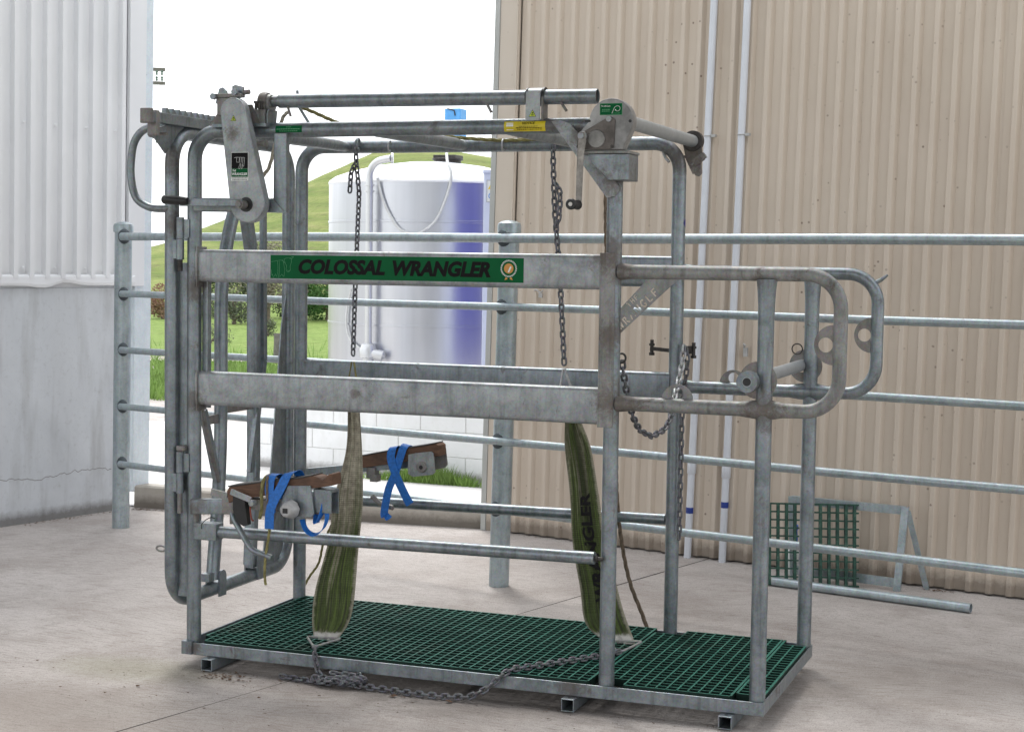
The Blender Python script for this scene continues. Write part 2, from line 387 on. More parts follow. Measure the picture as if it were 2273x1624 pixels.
def mat_belt(name='mossy_webbing', lift=0.0):
    t = NT(name); uv = t.sep(t.tc.outputs['UV'])
    u, v = uv[0], uv[1]
    n = t.noise(40, 4, .7); ln = t.noise(1, 6, .65, .4, t.map((11, 3.2, 1), t.tc.outputs['UV'])); big = t.noise(1, 3, .6, .3, t.map((2.5, 2.2, 1), t.tc.outputs['UV']))
    c = t.ramp(n, (.3, (.22,.195,.15)), (.7, (.48,.44,.34)))
    # algae grows in long streaks, thickest in the lower half
    hgt = t.ramp(v, (.0, .15+lift), (.12, .22+lift), (.45, .30+lift), (.66, .62+lift*.6), (.88, .9), (.95, .35), (1.0, .0))
    g = t.ramp(t.math('ADD', t.math('MULTIPLY', t.math('ADD', ln, t.math('MULTIPLY', big, .6)), .5), t.math('MULTIPLY', hgt, .42)), (.52, 0.0), (.66, 1.0))
    gc = t.ramp(t.noise(1, 5, .7, .5, t.map((26, 5, 1), t.tc.outputs['UV'])), (.38, (.008,.013,.004)), (.52, (.035,.065,.008)), (.75, (.13,.21,.03)))
    c = t.mix(t.math('MULTIPLY', g, .9), c, gc)
    c = t.mix(t.ramp(t.math('ADD', v, t.math('MULTIPLY', t.math('SUBTRACT', n, .5), .05)), (.925, 0.0), (.945, 1.0)), c, (.62,.60,.56))
    if lift:
        c = t.mix(t.math('MULTIPLY', t.ramp(t.math('ADD', t.math('ABSOLUTE', t.math('SUBTRACT', u, .55)), t.math('MULTIPLY', ln, .3)), (.16, 1.0), (.34, 0.0)), t.ramp(v, (.2, .3), (.4, .85), (.85, .75), (.93, 0.0))), c, (.012,.016,.008))
    eg = t.ramp(t.math('ADD', t.math('ABSOLUTE', t.math('SUBTRACT', u, .5)), t.math('MULTIPLY', t.math('SUBTRACT', n, .5), .12)), (.42, 0.0), (.48, .75)); c = t.mix(eg, c, (.36,.33,.26))
    # woven ribs: fine cross threads and double stitched lines
    rib = t.n.new('ShaderNodeTexWave'); rib.bands_direction = 'Y'; rib.inputs['Scale'].default_value = 60; rib.inputs['Distortion'].default_value = .3
    t.lk(t.tc.outputs['UV'], rib.inputs[0])
    rib2 = t.n.new('ShaderNodeTexWave'); rib2.bands_direction = 'X'; rib2.inputs['Scale'].default_value = 10; rib2.inputs['Distortion'].default_value = .6
    t.lk(t.tc.outputs['UV'], rib2.inputs[0])
    w = t.math('MULTIPLY', t.math('ADD', t.math('MULTIPLY', rib.outputs[1], .6), t.math('MULTIPLY', rib2.outputs[1], .4)), 1)
    c = t.mix(t.ramp(w, (.15, .38), (.6, 0.0)), c, (.05,.045,.03))
    t.bump(w, .6, .004); return t.set(c, .9, 0, .15)
M_BELT = mat_belt(); M_BELT2 = mat_belt('dark_mossy_webbing', .30)
M_ROPE = plain('brown_rope_fibre', (.16,.12,.085), .9, 0, .35, 60)
M_ROPEY = plain('yellow_rope_fibre', (.22,.20,.08), .9, 0, .4, 40)
M_ROPEW = plain('pale_rope_fibre', (.38,.35,.28), .9, 0, .3, 60)
def mat_tank():
    t = NT('brushed_tank_steel'); st = t.noise(1, 4, .6, 0, t.map((3, 3, .12))); n = t.noise(2.2, 4)
    c = t.ramp(st, (.3, (.44,.45,.49)), (.7, (.62,.63,.67))); c = t.mix(t.ramp(n, (.5, 0.0), (.75, .25)), c, (.45,.45,.46))
    return t.set(c, .28, .85)
M_TANK = mat_tank()
M_TANKW = plain('white_tank_top', (.80,.81,.83), .4, .1, .05, 3, 0)
M_CAB = plain('pale_blue_cabinet', (.62,.67,.80), .4, 0, .04, 3, 0)
M_HOSE = plain('pale_hose', (.55,.56,.55), .5, 0, .1)
M_REFLB = plain('reflection_panel_blue', (.004,.010,.34), .4, 0, .1, 3, 0)
def mat_terrain():
    t = NT('pasture'); x, y, z = t.sep()
    n = t.noise(.35, 5, .65, .5); f = t.noise(5, 6, .7)
    low = t.ramp(f, (.3, (.14,.22,.05)), (.7, (.29,.38,.12)))
    hi = t.ramp(t.noise(1, 5, .7, .8, t.map((.12, .12, 3.2))), (.35, (.13,.19,.05)), (.58, (.24,.28,.09)), (.8, (.36,.34,.17)))
    hz = t.ramp(t.math('ADD', z, t.math('MULTIPLY', n, .6)), (.55, 0.0), (.95, 1.0))
    c = t.mix(hz, low, hi); c = t.mix(t.ramp(n, (.55, 0.0), (.75, .35)), c, (.30,.31,.12))
    tf = t.noise(2.6, 7, .75, .6); c = t.mix(t.ramp(tf, (.52, 0.0), (.64, .55)), c, (.075,.11,.03))
    sc = t.ramp(t.noise(.9, 6, .8, 1.5), (.60, 0.0), (.68, .8)); c = t.mix(t.math('MULTIPLY', sc, hz), c, (.20,.15,.09))
    tr = t.ramp(t.noise(1, 4, .6, 1.0, t.map((.10, .10, 5.5))), (.47, 0.0), (.50, .5), (.53, 0.0)); c = t.mix(t.math('MULTIPLY', tr, hz), c, (.17,.14,.08))
    t.bump(t.math('ADD', f, tf), .8, .12); return t.set(c, .9, 0, .1)
M_LAND = mat_terrain()
M_GRAVEL = plain('pinkish_gravel', (.42,.36,.33), .9, 0, .25, 14, .6)
M_BLADE = plain('grass_blades', (.20,.32,.07), .7, 0, .4, 3, 0)
def mat_leaf(name, a, b):
    t = NT(name); oi = t.noise(1.5, 3, .6); c = t.ramp(oi, (.3, a), (.7, b)); return t.set(c, .7, 0, .2)
L_DK = mat_leaf('dark_foliage', (.010,.022,.010), (.035,.065,.024)); L_GR = mat_leaf('green_foliage', (.022,.07,.018), (.06,.14,.03))
L_GY = mat_leaf('grey_foliage', (.10,.10,.07), (.24,.22,.16)); L_OL = mat_leaf('olive_foliage', (.06,.075,.045), (.15,.17,.11)); L_RD = mat_leaf('reddish_foliage', (.16,.07,.05), (.30,.20,.13))
M_BARK = plain('bark', (.16,.13,.10), .9, 0, .3)
M_TIMBER = plain('grey_timber', (.16,.15,.14), .9, 0, .3)
M_LEAFD = plain('dry_leaf_litter', (.10,.055,.03), .9, 0, .6, 40, 0)
# ================================================================== THE SETTING
def R(u, d, z):                       # valley frame: d runs up the valley away from the yard, u across it
    return V((3.676 + .9379*u - .3468*d, -5.988 + .3468*u + .9379*d, z))
def smooth(a, b, x):
    t = min(1, max(0, (x-a)/(b-a))); return t*t*(3-2*t)
RIDGE = [(-120,1.0),(-60,1.0),(-30,1.5),(-19.7,2.15),(-16.8,3.2),(-15.6,3.7),(-11.1,5.8),(-9.8,6.45),(-7.3,7.45),(-5,7.66),(-2.6,7.5),(-1,7.2),(8,6.2),(20,4.8),(60,3),(120,2)]
def ridge(u):
    for (a, ha), (b, hb) in zip(RIDGE, RIDGE[1:]):
        if a <= u <= b: return ha + (hb-ha)*(u-a)/(b-a)
    return 1
def land(u, d):
    h = ridge(u*90/max(d, 30)) * smooth(44, 90, d) * (1 - .35*smooth(95, 200, d))
    h += (math.sin(u*.7+d*.21)*.05 + math.sin(u*1.9-d*.4)*.03) * smooth(30, 60, d)
    return h - .03
us = [-400,-250,-160,-110,-80] + [-60 + i*1.0 for i in range(91)] + [40,60,90,140,220,400]
ds = [-60,-20,0,10,15,20] + [24 + i*1.2 for i in range(62)] + [105,115,130,160,200,300,600]
mb = MB(); W_ = len(us)
mb.add([R(u, d, land(u, d)) for d in ds for u in us], [(j*W_+i, j*W_+i+1, (j+1)*W_+i+1, (j+1)*W_+i) for j in range(len(ds)-1) for i in range(W_-1)], True)
struct(obj('grass_hill', mb, M_LAND, fixn=False))

# concrete yard, cut by two sawn joints (real grooves between slabs)
def ground_poly(name, pts, z, mat, th=0.0):
    mb = MB(); mb.add([V((p[0], p[1], z)) for p in pts], [tuple(range(len(pts)))]); return struct(obj(name, mb, mat, fixn=False))
# joint line runs through these ground points
J0 = V((.292, -.945, 0)); J1 = V((1.393, 3.233, 0)); jd = (J1-J0).normalized(); jn = V((jd.y, -jd.x, 0))
sl = MB(); g = .0035
P = lambda t, k: J0 + jd*t + jn*k
far = 5.6
def slab(a, b, t0, t1):
    n = 60
    for i in range(n):                # slightly ragged edges along the saw cut
        q0 = t0 + (t1-t0)*i/n; q1 = t0 + (t1-t0)*(i+1)/n
        wob = lambda q: .0022*math.sin(q*17)+.0018*math.sin(q*41)
        lo0 = a if abs(a) > 1 else a + wob(q0); lo1 = a if abs(a) > 1 else a + wob(q1)
        hi0 = b if abs(b) > 1 else b + wob(q0+3); hi1 = b if abs(b) > 1 else b + wob(q1+3)
        sl.add([P(q0, lo0), P(q1, lo1), P(q1, hi1), P(q0, hi0)], [(0,1,2,3)])
slab(-30, -g, -24, 14); slab(g, 30, -24, 14)
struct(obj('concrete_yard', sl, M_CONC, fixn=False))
mb = MB(); mb.add([P(-24,-.05)-V((0,0,.012)), P(14,-.05)-V((0,0,.012)), P(14,.05)-V((0,0,.012)), P(-24,.05)-V((0,0,.012))], [(0,1,2,3)])
struct(obj('joint_filler', mb, plain('joint_dirt', (.035,.03,.025), .95), fixn=False))
# pale apron beyond the nib, gravel verge, farm track
A0 = F(-.56, .66, .004); B0 = F(1.86, 1.48, .004)
ground_poly('concrete_apron', [F(-12, -.9, 0), A0, B0, F(9.5, 3.9, 0), R(22, 17.2, 0), R(-24, 17.2, 0)], .005, M_APRON)
ground_poly('gravel_verge', [R(-40,17.1,0), R(40,17.1,0), R(40,18.4,0), R(0,19.6,0), R(-2.5,19.8,0), R(-5,20.1,0), R(-40,20.2,0)], -.008, M_GRAVEL)
ground_poly('farm_track', [R(-40,27.0,0), R(20,27.6,0), R(20,28.6,0), R(-40,28.3,0)], -.004, M_GRAVEL)

# low concrete nib wall between the two buildings
t_ = thing('nib_wall', 'low concrete nib wall on the ground between the white shed and the tan shed', 'wall', F(0,.8,0))
mb = MB(); n = 24
prof = lambda x, k: .155 - .045*x + .003*math.sin(x*23+k)
vs = []; 
for i in range(n+1):
    x = i/n; s = -.57 + 2.43*x; o = .62 + .835*x
    vs += [F(s, o, -.02), F(s, o, prof(x,0)-.012), F(s-.004, o+.012, prof(x,0)), F(s-.05, o+.13, prof(x,2)), F(s-.05, o+.14, -.02)]
mb.add(vs, [(i*5+k, (i+1)*5+k, (i+1)*5+k+1, i*5+k+1) for i in range(n) for k in range(4)])
obj('kerb', mb, M_NIB, t_)

# ------------------------------------------------------------------ white shed on the left
wsd = thing('white_shed', 'white ribbed steel shed on a grey precast concrete wall at the left', 'shed', F(-.6, -1, 0))
mb = MB(); mb.fbox((-.78, -6, -.05), (-.572, .50, 1.512)); obj('concrete_wall', mb, M_PANELC, wsd, bevel=.006)
def ribbed(name, parent, mat, along, o0, z0, z1, period, ribs, lift, prof, toward):
    mb = MB(); pts = []
    for r in range(ribs):
        for a, h in prof: pts.append((o0 + (r + a)*period, h*lift))
    pts.append((o0 + ribs*period, prof[0][1]*lift))
    zs = (z0, z1); vs = [toward(a, h, z) for z in zs for a, h in pts]; n = len(pts)
    vs += [toward(a, h - .0012, z) for z in zs for a, h in pts]
    fs = [(i, i+1, n+i+1, n+i) for i in range(n-1)] + [(2*n+i, 3*n+i, 3*n+i+1, 2*n+i+1) for i in range(n-1)]
    fs += [(i, 2*n+i, 2*n+i+1, i+1) for i in range(n-1)] + [(0, n, 3*n, 2*n), (n-1, 3*n-1, 4*n-1, 2*n-1)]
    mb.add(vs, fs); return obj(name, mb, mat, parent)
profL = [(0,0),(.50,0),(.54,1),(.80,1),(.84,0)]
q = .506
for k in range(7):
    o1 = q - 6*.1235*k
    ribbed('cladding_sheet', wsd, M_WHITE, 'o', o1 - 6*.1235 - .0, 1.575, 5.2, .1235, 6, .040, profL, lambda a, h, z, kk=k: F(-.572 + h - .0016*(kk % 2), a, z))
mb = MB(); mb.fbox((-.76, -6, 1.505), (-.585, .60, 5.2)); obj('wall_lining', mb, M_WHITE, wsd)
mb = MB(); pz = [(-.5-.02*k, .30) for k in range(0)]; rnd_ = random.Random(9); prev = None; o = -1.3
while o < .42:
    z = .292 + .012*math.sin(o*9) + rnd_.uniform(-.010,.010); cur = (o, z)
    if prev: mb.add([F(-.5714,prev[0],prev[1]-.0022), F(-.5714,cur[0],cur[1]-.0022), F(-.5714,cur[0],cur[1]+.0022), F(-.5714,prev[0],prev[1]+.0022)], [(0,1,2,3)])
    prev = cur; o += rnd_.uniform(.012,.035)
obj('crack', mb, plain('crack_shade', (.22,.215,.21), .9, 0, .2, 40), wsd, fixn=False)
# dented drip flashing
mb = MB(); n = 60; vs = []
for i in range(n+1):
    o = -3.4 + i*(3.98/n); dent = -.03*math.exp(-((o-.02)/.16)**2) * 0 + .022*math.exp(-((o-.0)/.10)**2) - .016*math.exp(-((o+.17)/.09)**2)
    vs += [F(-.556, o, 1.600), F(-.548+.01, o, 1.585), F(-.535, o, 1.545+dent), F(-.540, o, 1.528+dent), F(-.565, o, 1.524+dent)]
mb.add(vs, [(i*5+k, (i+1)*5+k, (i+1)*5+k+1, i*5+k+1) for i in range(n) for k in range(4)]); obj('drip_flashing', mb, M_WHITE, wsd)
mb = MB(); mb.fbox((-.566, .516, 1.52), (-.545, .668, 5.2)); mb.fbox((-.548, .516, 1.53), (-.535, .528, 5.2)); obj('corner_flashing', mb, M_WHITE, wsd, bevel=.003)
mb = MB(); mb.fbox((-.74, .604, .11), (-.568, .752, 5.2)); obj('steel_column', mb, M_STEELCOL, wsd, bevel=.006)
scr = MB(); scr.lathe([(0,.009),(.003,.009),(.0035,.0055),(.008,.005)], F(-.552, 0, 0), (1,0,0), 8); scr_me = None
def screws(parent, mat, spots, axis):
    mbs = MB(); mbs.lathe([(0,.010),(.003,.010),(.0035,.0055),(.008,.005)], (0,0,0), axis, 8)
    me = None
    for p in spots:
        if me is None:
            o = obj('roofing_screw', mbs, mat, None, None); me = o.data; o.parent = parent
        else:
            o = bpy.data.objects.new('roofing_screw', me); link(o, parent)
        o.location = p - wloc(parent)
ax_s = (F(1,0,0)-F(0,0,0)).normalized(); ax_o = (F(0,1,0)-F(0,0,0)).normalized()
M_SCREW = plain('screw_head', (.45,.45,.44), .5, .3)
screws(wsd, M_WHITE, [F(-.556, .506 - .1235*(k+.75) , z) for z in (1.64, 2.55, 3.5) for k in range(0, 9, 2)], ax_s)

# ------------------------------------------------------------------ tan shed on the right
tsd = thing('tan_shed', 'large tan ribbed steel shed filling the right of the picture', 'shed', F(4, 2, 0))
profT = [(0,0),(.40,0),(.46,.85),(.49,1),(.70,1),(.73,.9),(.86,0)]
s0 = 1.995; per = .1095
def tw(a, h, z): return F(a, 1.437 - h, z)
for k in range(8):
    ribbed('cladding_sheet', tsd, M_TAN, 's', s0 + 7*per*k, .012, 5.3, per, 7, .027, profT, lambda a, h, z, kk=k: F(a, 1.437 - h - .0018*(kk % 2), z))
mb = MB(); mb.fbox((1.86, 1.47, -.05), (8.1, 9.5, 5.2)); obj('wall_lining', mb, M_TANTRIM, tsd)
mb = MB(); mb.fbox((1.846, 1.412, .0), (1.992, 1.428, 5.3)); mb.fbox((1.978, 1.402, .0), (1.986, 1.414, 5.3)); obj('corner_flashing', mb, M_TANTRIM, tsd, bevel=.002)
mb = MB(); mb.fbox((1.806, 1.406, .0), (1.844, 9.4, 5.3)); obj('end_flashing', mb, M_TRIMG, tsd, bevel=.003)
mb = MB(); mb.fbox((1.790, 3.1, .0), (1.806, 5.6, 3.2)); obj('reflection_panel', mb, M_REFLB, tsd)  # unseen blue panel, added so the tank mirrors blue
sp = []
for z, off in ((2.335, 0), (1.20, 0), (.62, 1), (3.3, 1)):
    for k in range(0, 52, 3):
        if random.random() < .5: sp.append(F(s0 + per*(k + .5), 1.437 - .001, z + random.uniform(-.012, .012)))
screws(tsd, plain('rusty_screw', (.36,.29,.23), .7, .1), sp, -ax_o)

# unseen roof over the camera, its extent set for the shade it gives
rf = thing('yard_roof', 'unseen steel roof sheet shading the near half of the yard', 'roof', (2, -3, 4.0))
mb = MB(); vs = []; n = 84
for i in range(n+1):
    x = -3.2 + i*12.4/n; zz = .03*(1 if i % 4 in (1, 2) else 0)
    vs += [(x,-8.5,4.25+zz),(x,-.30,4.87+zz)]
mb.add(vs, [(2*i,2*i+2,2*i+3,2*i+1) for i in range(n)]); obj('roof_sheet', mb, plain('pale_roof_underside', (.42,.43,.43), .5, .1, .05, 3, 0), rf)
for y in (-8,-6,-4,-2,-.5):
    obj('purlin', MB().box((-3.2,y-.03,4.06+(y+8.5)*.0757),(9.2,y+.03,4.22+(y+8.5)*.0757)), M_STEELCOL, rf)
for x in (-3.1, 9.1):
    for y in (-8.3, -.45): obj('roof_post', MB().box((x-.06,y-.06,0),(x+.06,y+.06,4.06+(y+8.5)*.0757)), M_STEELCOL, rf)

# two PVC pipes up the tan wall
def pvc(st, sb, lab, zc, zt):
    t = thing('pvc_pipe', lab, 'pipe', F(sb, 1.385, 0), 'white PVC pipes on the tan shed wall')
    rr = .0212; sx = lambda z: sb + (st-sb)*z/3.2
    mb = MB(); mb.tube([F(sx(z), 1.385, z) for z in (0, .5, 1.5, 3, 5.2)], rr, 20); obj('pipe', mb, M_PVC, t)
    mb = MB(); mb.tube([F(sx(z), 1.385, z) for z in (zc-.055, zc-.05, zc+.05, zc+.055)], [.0225,.0262,.0262,.0225], 20); obj('coupling', mb, M_PVC, t)
    mb = MB(); mb.tube([F(sx(z), 1.385, z) for z in (zt-.017, zt+.018)], .0219, 20); obj('tape', mb, M_TAPE, t)
    z = 2.457
    for z in (2.457, 4.2):
        mb = MB(); mb.tube([F(sx(z)+.0245*math.cos(a), 1.385+.0245*math.sin(a), z) for a in [i*PI/10 for i in range(20)]], .003, 6, closed=True)
        mb.fbox((sx(z)+.024, 1.376, z-.008), (sx(z)+.052, 1.400, z+.008)); obj('saddle_clip', mb, M_SCREW, t)
pvc(3.367, 3.338, 'white PVC pipe on the tan wall, the left of the two', .553, .283)
pvc(3.580, 3.568, 'white PVC pipe on the tan wall, the right of the two, nearer the leaning grate', .548, .337)
# small broken fittings on the wall
t = thing('wall_fitting', 'small broken tap fitting hanging on the wall beside the right PVC pipe', 'fitting', F(3.655, 1.40, 1.23))
mb = MB(); mb.box(V(F(3.655,1.40,1.23))-V((.014,.01,.03)), V(F(3.655,1.40,1.23))+V((.012,.01,.022))); mb.tube([F(3.645,1.40,1.25), F(3.65,1.38,1.275), F(3.662,1.385,1.26)], .005, 8); obj('fitting_body', mb, M_SCREW, t, bevel=.003)
t = thing('wall_bracket', 'little bent wire bracket on the tan wall left of the crush gusset', 'bracket', F(2.2, 1.41, 1.53))
mb = MB(); mb.tube([F(2.17,1.41,1.545), F(2.19,1.40,1.55), F(2.22,1.40,1.53), F(2.24,1.40,1.545)], .005, 8); mb.box(V(F(2.22,1.405,1.515))-V((.012,.008,.014)), V(F(2.22,1.405,1.515))+V((.012,.008,.014))); obj('hook', mb, M_SCREW, t)

# ------------------------------------------------------------------ pipe rail fence
fen = thing('rail_fence', 'galvanised pipe yard fence of five rails running behind the crush', 'fence', F(0,0,0))
for s in (0, 2.97, 5.94):
    mb = MB(); mb.tube([F(s,0,-.02), F(s,0,.6), F(s,0,1.2), F(s,0,1.90)], .0535, 28); po = obj('fence_post', mb, G_FN, fen, origin=F(s,0,0))
    mb = MB(); mb.lathe([(0,.062),(.035,.0625),(.050,.058),(.060,.040),(.065,.015),(.066,.001)], F(s,0,1.872), (0,0,1), 28); obj('post_cap', mb, G_FN, po)
    for z, r in ((1.845,.026),(1.486,.021),(1.138,.021),(.78,.021),(.419,.021)):
        mb = MB(); c = F(s + (.048 if s == 0 else 0), -.046 if s else -.036, z)
        ball = lambda u, v, c=c, r=r: c + V((math.sin(PI*v)*math.cos(2*PI*u)*(r+.016), math.sin(PI*v)*math.sin(2*PI*u)*(r+.004), math.cos(PI*v)*(r+.022)))
        mb.grid(ball, 12, 8); obj('weld_collar', mb, COLLAR, po)
for z, r in ((1.845,.0248),(1.486,.0205),(1.138,.0205),(.78,.0205),(.419,.0205)):
    mb = MB(); mb.tube([F(s, -.062, z + .002*math.sin(s*2+z*9)) for s in [.055 + i*.3 for i in range(22)]], r, 20); obj('fence_rail', mb, G_FN, fen)

# ------------------------------------------------------------------ tank, block wall, cabinet
bw = thing('block_wall', 'low white painted block retaining wall in front of the steel tank', 'wall', (-2, 5.95, 0))
pad = MB(); pad.add([V(p) for p in ((-3.0,6.09,0),(-.3,5.83,0),(3.2,14,0),(-4.4,14,0),(-3.0,6.09,.555),(-.3,5.83,.555),(3.2,14,.555),(-4.4,14,.555))], [(3,2,1,0),(4,5,6,7),(0,1,5,4),(1,2,6,5),(2,3,7,6),(3,0,4,7)])
struct(obj('tank_pad', pad, M_APRON))
wd = (V((-.3,5.77,0))-V((-3.05,6.035,0))); L = wd.length; wd.normalize(); wn = V((-wd.y, wd.x, 0))
def block(a, b, z0, z1):
    p = V((-3.05,6.035,0)); mb = MB(); vs = []
    for z in (z0, z1):
        for x, y in ((a,0),(b,0),(b,.09),(a,.09)): vs.append(p + wd*x + wn*y + V((0,0,z)))
    mb.add(vs, [(3,2,1,0),(4,5,6,7),(0,1,5,4),(1,2,6,5),(2,3,7,6),(3,0,4,7)]); obj('block', mb, M_BLOCK, bw, bevel=.003)
for c in range(3):
    x = -.2 * (c % 2)
    while x < L:
        block(max(0,x)+.0025, min(x+.395, L), .195*c+.003, .195*c+.1925); x += .4
mb = MB(); p = V((-3.05,6.035,0)); mb.add([p+wn*.006+V((0,0,z))+wd*x for z in (0,.585) for x in (0.003,L-.003)]+[p+wn*.085+V((0,0,z))+wd*x for z in (0,.585) for x in (.003,L-.003)], [(0,1,3,2),(4,6,7,5),(2,3,7,6),(0,2,6,4),(1,5,7,3)]); obj('mortar', mb, plain('mortar', (.62,.62,.60), .9), bw)

TC = R(-.78, 16, 0); TR = .985
tk = thing('steel_tank', 'large stainless steel milk tank with a white domed top behind the fence', 'tank', (TC.x, TC.y, .56))
mb = MB(); mb.lathe([(0,TR),(.55,TR),(.552,TR+.006),(.57,TR+.006),(.572,TR),(1.50,TR),(1.503,TR+.006),(1.522,TR+.006),(1.525,TR),(1.87,TR)], (TC.x,TC.y,.56), (0,0,1), 96); obj('shell', mb, M_TANK, tk)
mb = MB(); mb.lathe([(0,TR+.004),(.012,TR+.008),(.035,TR-.004),(.075,TR-.06),(.13,TR*.78),(.19,TR*.52),(.225,TR*.25),(.232,.02)], (TC.x,TC.y,2.428), (0,0,1), 96); obj('domed_top', mb, M_TANKW, tk)
def TP(u, gap, z): return R(u, 16 - math.sqrt(max(.0, (TR+gap)**2 - (u+.78)**2)), z)
M_TPIPE = plain('tank_pipe_steel', (.60,.61,.62), .3, .6, .06, 5, 0)
mb = MB(); mb.tube(fillet([TP(-1.30,.09,.95), TP(-1.30,.09,2.60), TP(-1.10,.09,2.63)], .13), .033, 18)
mb.lathe([(0,.05),(.02,.05)], TP(-1.10,.09,2.63), (.93,.35,0), 18); mb.lathe([(0,.045),(.014,.045)], TP(-1.30,.09,2.385), (0,0,1), 18); mb.lathe([(0,.045),(.014,.045)], TP(-1.30,.09,2.33), (0,0,1), 18); obj('outlet_pipe', mb, M_TPIPE, tk)
mb = MB(); mb.lathe([(0,.05),(.02,.05),(.03,.075),(.10,.08),(.15,.06),(.16,.04)], TP(-1.30,.09,.80), (0,0,1), 20); mb.lathe([(0,.04),(.06,.05),(.10,.05),(.12,.02)], TP(-1.26,.1,.87), (.9,.2,-.25), 16); obj('valve', mb, M_TPIPE, tk)
mb = MB(); hp = [(-.62,2.745,-.35),(-.60,2.62,-.10),(-.56,2.50,.02),(-.585,2.34,.02),(-.68,2.10,.02),(-.80,1.985,.02),(-.90,1.955,.02),(-1.02,2.0,.02),(-1.12,2.14,.02),(-1.19,2.30,.02),(-1.23,2.46,.03)]
mb.tube(spline([TP(u, g, z) for u, z, g in hp], 6), .013, 10); obj('hose', mb, M_HOSE, tk)
mb = MB(); mb.tube(spline([TP(u, .02, z) for u, z in ((-1.48,1.45),(-1.53,1.2),(-1.50,1.0),(-1.38,.9))], 6), .010, 8); obj('hose', mb, M_HOSE, tk)
mb = MB(); mb.lathe([(0,.13),(.03,.13),(.035,.15),(.05,.15)], (TC.x+.16, TC.y, 2.645), (0,0,1), 24); mb.box((TC.x+.05,TC.y-.1,2.69),(TC.x+.28,TC.y+.1,2.725)); obj('manhole', mb, DARKSTEEL, tk, bevel=.005)
c_ = R(-.56, 16, 0)
mb = MB(); mb.box((c_.x-.035,c_.y-.035,2.77),(c_.x+.035,c_.y+.035,2.9)); obj('motor_shaft', mb, DARKSTEEL, tk)
mb = MB(); mb.box((c_.x-.082,c_.y-.082,2.88),(c_.x+.082,c_.y+.082,3.17)); obj('motor_box', mb, M_BLUEP, tk, bevel=.008)
mb = MB(); mb.tube([c_+V((-.05,-.088,3.168)), c_+V((.02,-.088,3.15)), c_+V((.03,-.088,3.10))], .006, 8); obj('motor_latch', mb, DARKSTEEL, tk)

cb = thing('control_cabinet', 'tall pale blue cabinet with warning sign between tank and tan shed', 'cabinet', R(0,13.5,.56))
mb = MB(); mb.add([R(u,d,z) for z in (.556,2.43) for u,d in ((-.235,13.4),(.12,13.4),(.12,13.8),(-.235,13.8))], [(3,2,1,0),(4,5,6,7),(0,1,5,4),(1,2,6,5),(2,3,7,6),(3,0,4,7)]); obj('cabinet_body', mb, M_CAB, cb, bevel=.004)
mb = MB(); mb.add([R(u,d,z) for z in (2.43,2.452) for u,d in ((-.243,13.38),(.13,13.38),(.13,13.82),(-.243,13.82))], [(3,2,1,0),(4,5,6,7),(0,1,5,4),(1,2,6,5),(2,3,7,6),(3,0,4,7)]); obj('cabinet_lid', mb, M_CAB, cb)
def vquad(u0,u1,z0,z1,d): return [R(u0,d,z0),R(u1,d,z0),R(u1,d,z1),R(u0,d,z1)]
vd = R(0,.001,0)-R(0,0,0)
sg = obj('warning_sign', MB().prism(vquad(-.212,-.105,2.195,2.372,13.396), -vd*2), M_WHITEV, cb)
mb = MB()
for a in ((-.212,-.208,2.195,2.372),(-.109,-.105,2.195,2.372),(-.208,-.109,2.195,2.199),(-.208,-.109,2.368,2.372)): mb.prism(vquad(*a,13.3935), -vd)
obj('sign_border', mb, plain('sign_grey', (.3,.3,.34), .5), sg)
obj('hazard_triangle', MB().prism([R(-.203,13.3935,2.298),R(-.140,13.3935,2.298),R(-.1715,13.3935,2.353)], -vd), plain('sign_yellow', (.80,.60,.03), .5), sg)
mb = MB(); mb.prism(vquad(-.1745,-.1685,2.310,2.340,13.392), -vd); mb.prism(vquad(-.1745,-.1685,2.300,2.306,13.392), -vd); obj('exclamation_mark', mb, M_BLKV, sg)
uu = (R(1,0,0)-R(0,0,0)); cc = R(-.1715,13.3935,2.245)
mb = MB(); mb.ringplate(circ(cc,.026,uu,(0,0,1),28), circ(cc,.019,uu,(0,0,1),28), -vd); mb.prism(circ(cc+V((0,0,-.013)),.011,uu,(0,0,.5),16), -vd*1.3); mb.prism(circ(cc+V((0,0,.019)),.008,uu,(0,0,.5),16), -vd*1.3); obj('mandatory_symbol', mb, plain('sign_blue', (.07,.28,.68), .5), sg)

# ------------------------------------------------------------------ power pole
pp = thing('power_pole', 'distant wooden power pole showing its cross arms beside the white shed', 'power pole', R(-15.7,70,0))
obj('pole', MB().tube([R(-15.7,70,-.5), R(-15.7,70,10.2)], [.17,.11], 12), M_TIMBER, pp)
for z, uR in ((9.55,-14.66),(8.98,-14.66),(6.73,-14.62)):
    ca = obj('cross_arm', MB().bar(R(-16.7,70,z), R(uR,70,z-.04), .12, .14), M_TIMBER, pp)
    for u in (-16.5,-15.0,-14.78):
        obj('insulator', MB().lathe([(0,.03),(.05,.06),(.10,.03),(.14,.07),(.20,.03)], R(u,69.95,z+(.05 if z>8 and z<9.2 else -.28)), (0,0,1), 10), plain('insulator_glaze', (.10,.16,.13), .3, 0, .1, 4, 0) if 'insulator_glaze' not in bpy.data.materials else bpy.data.materials['insulator_glaze'], ca)

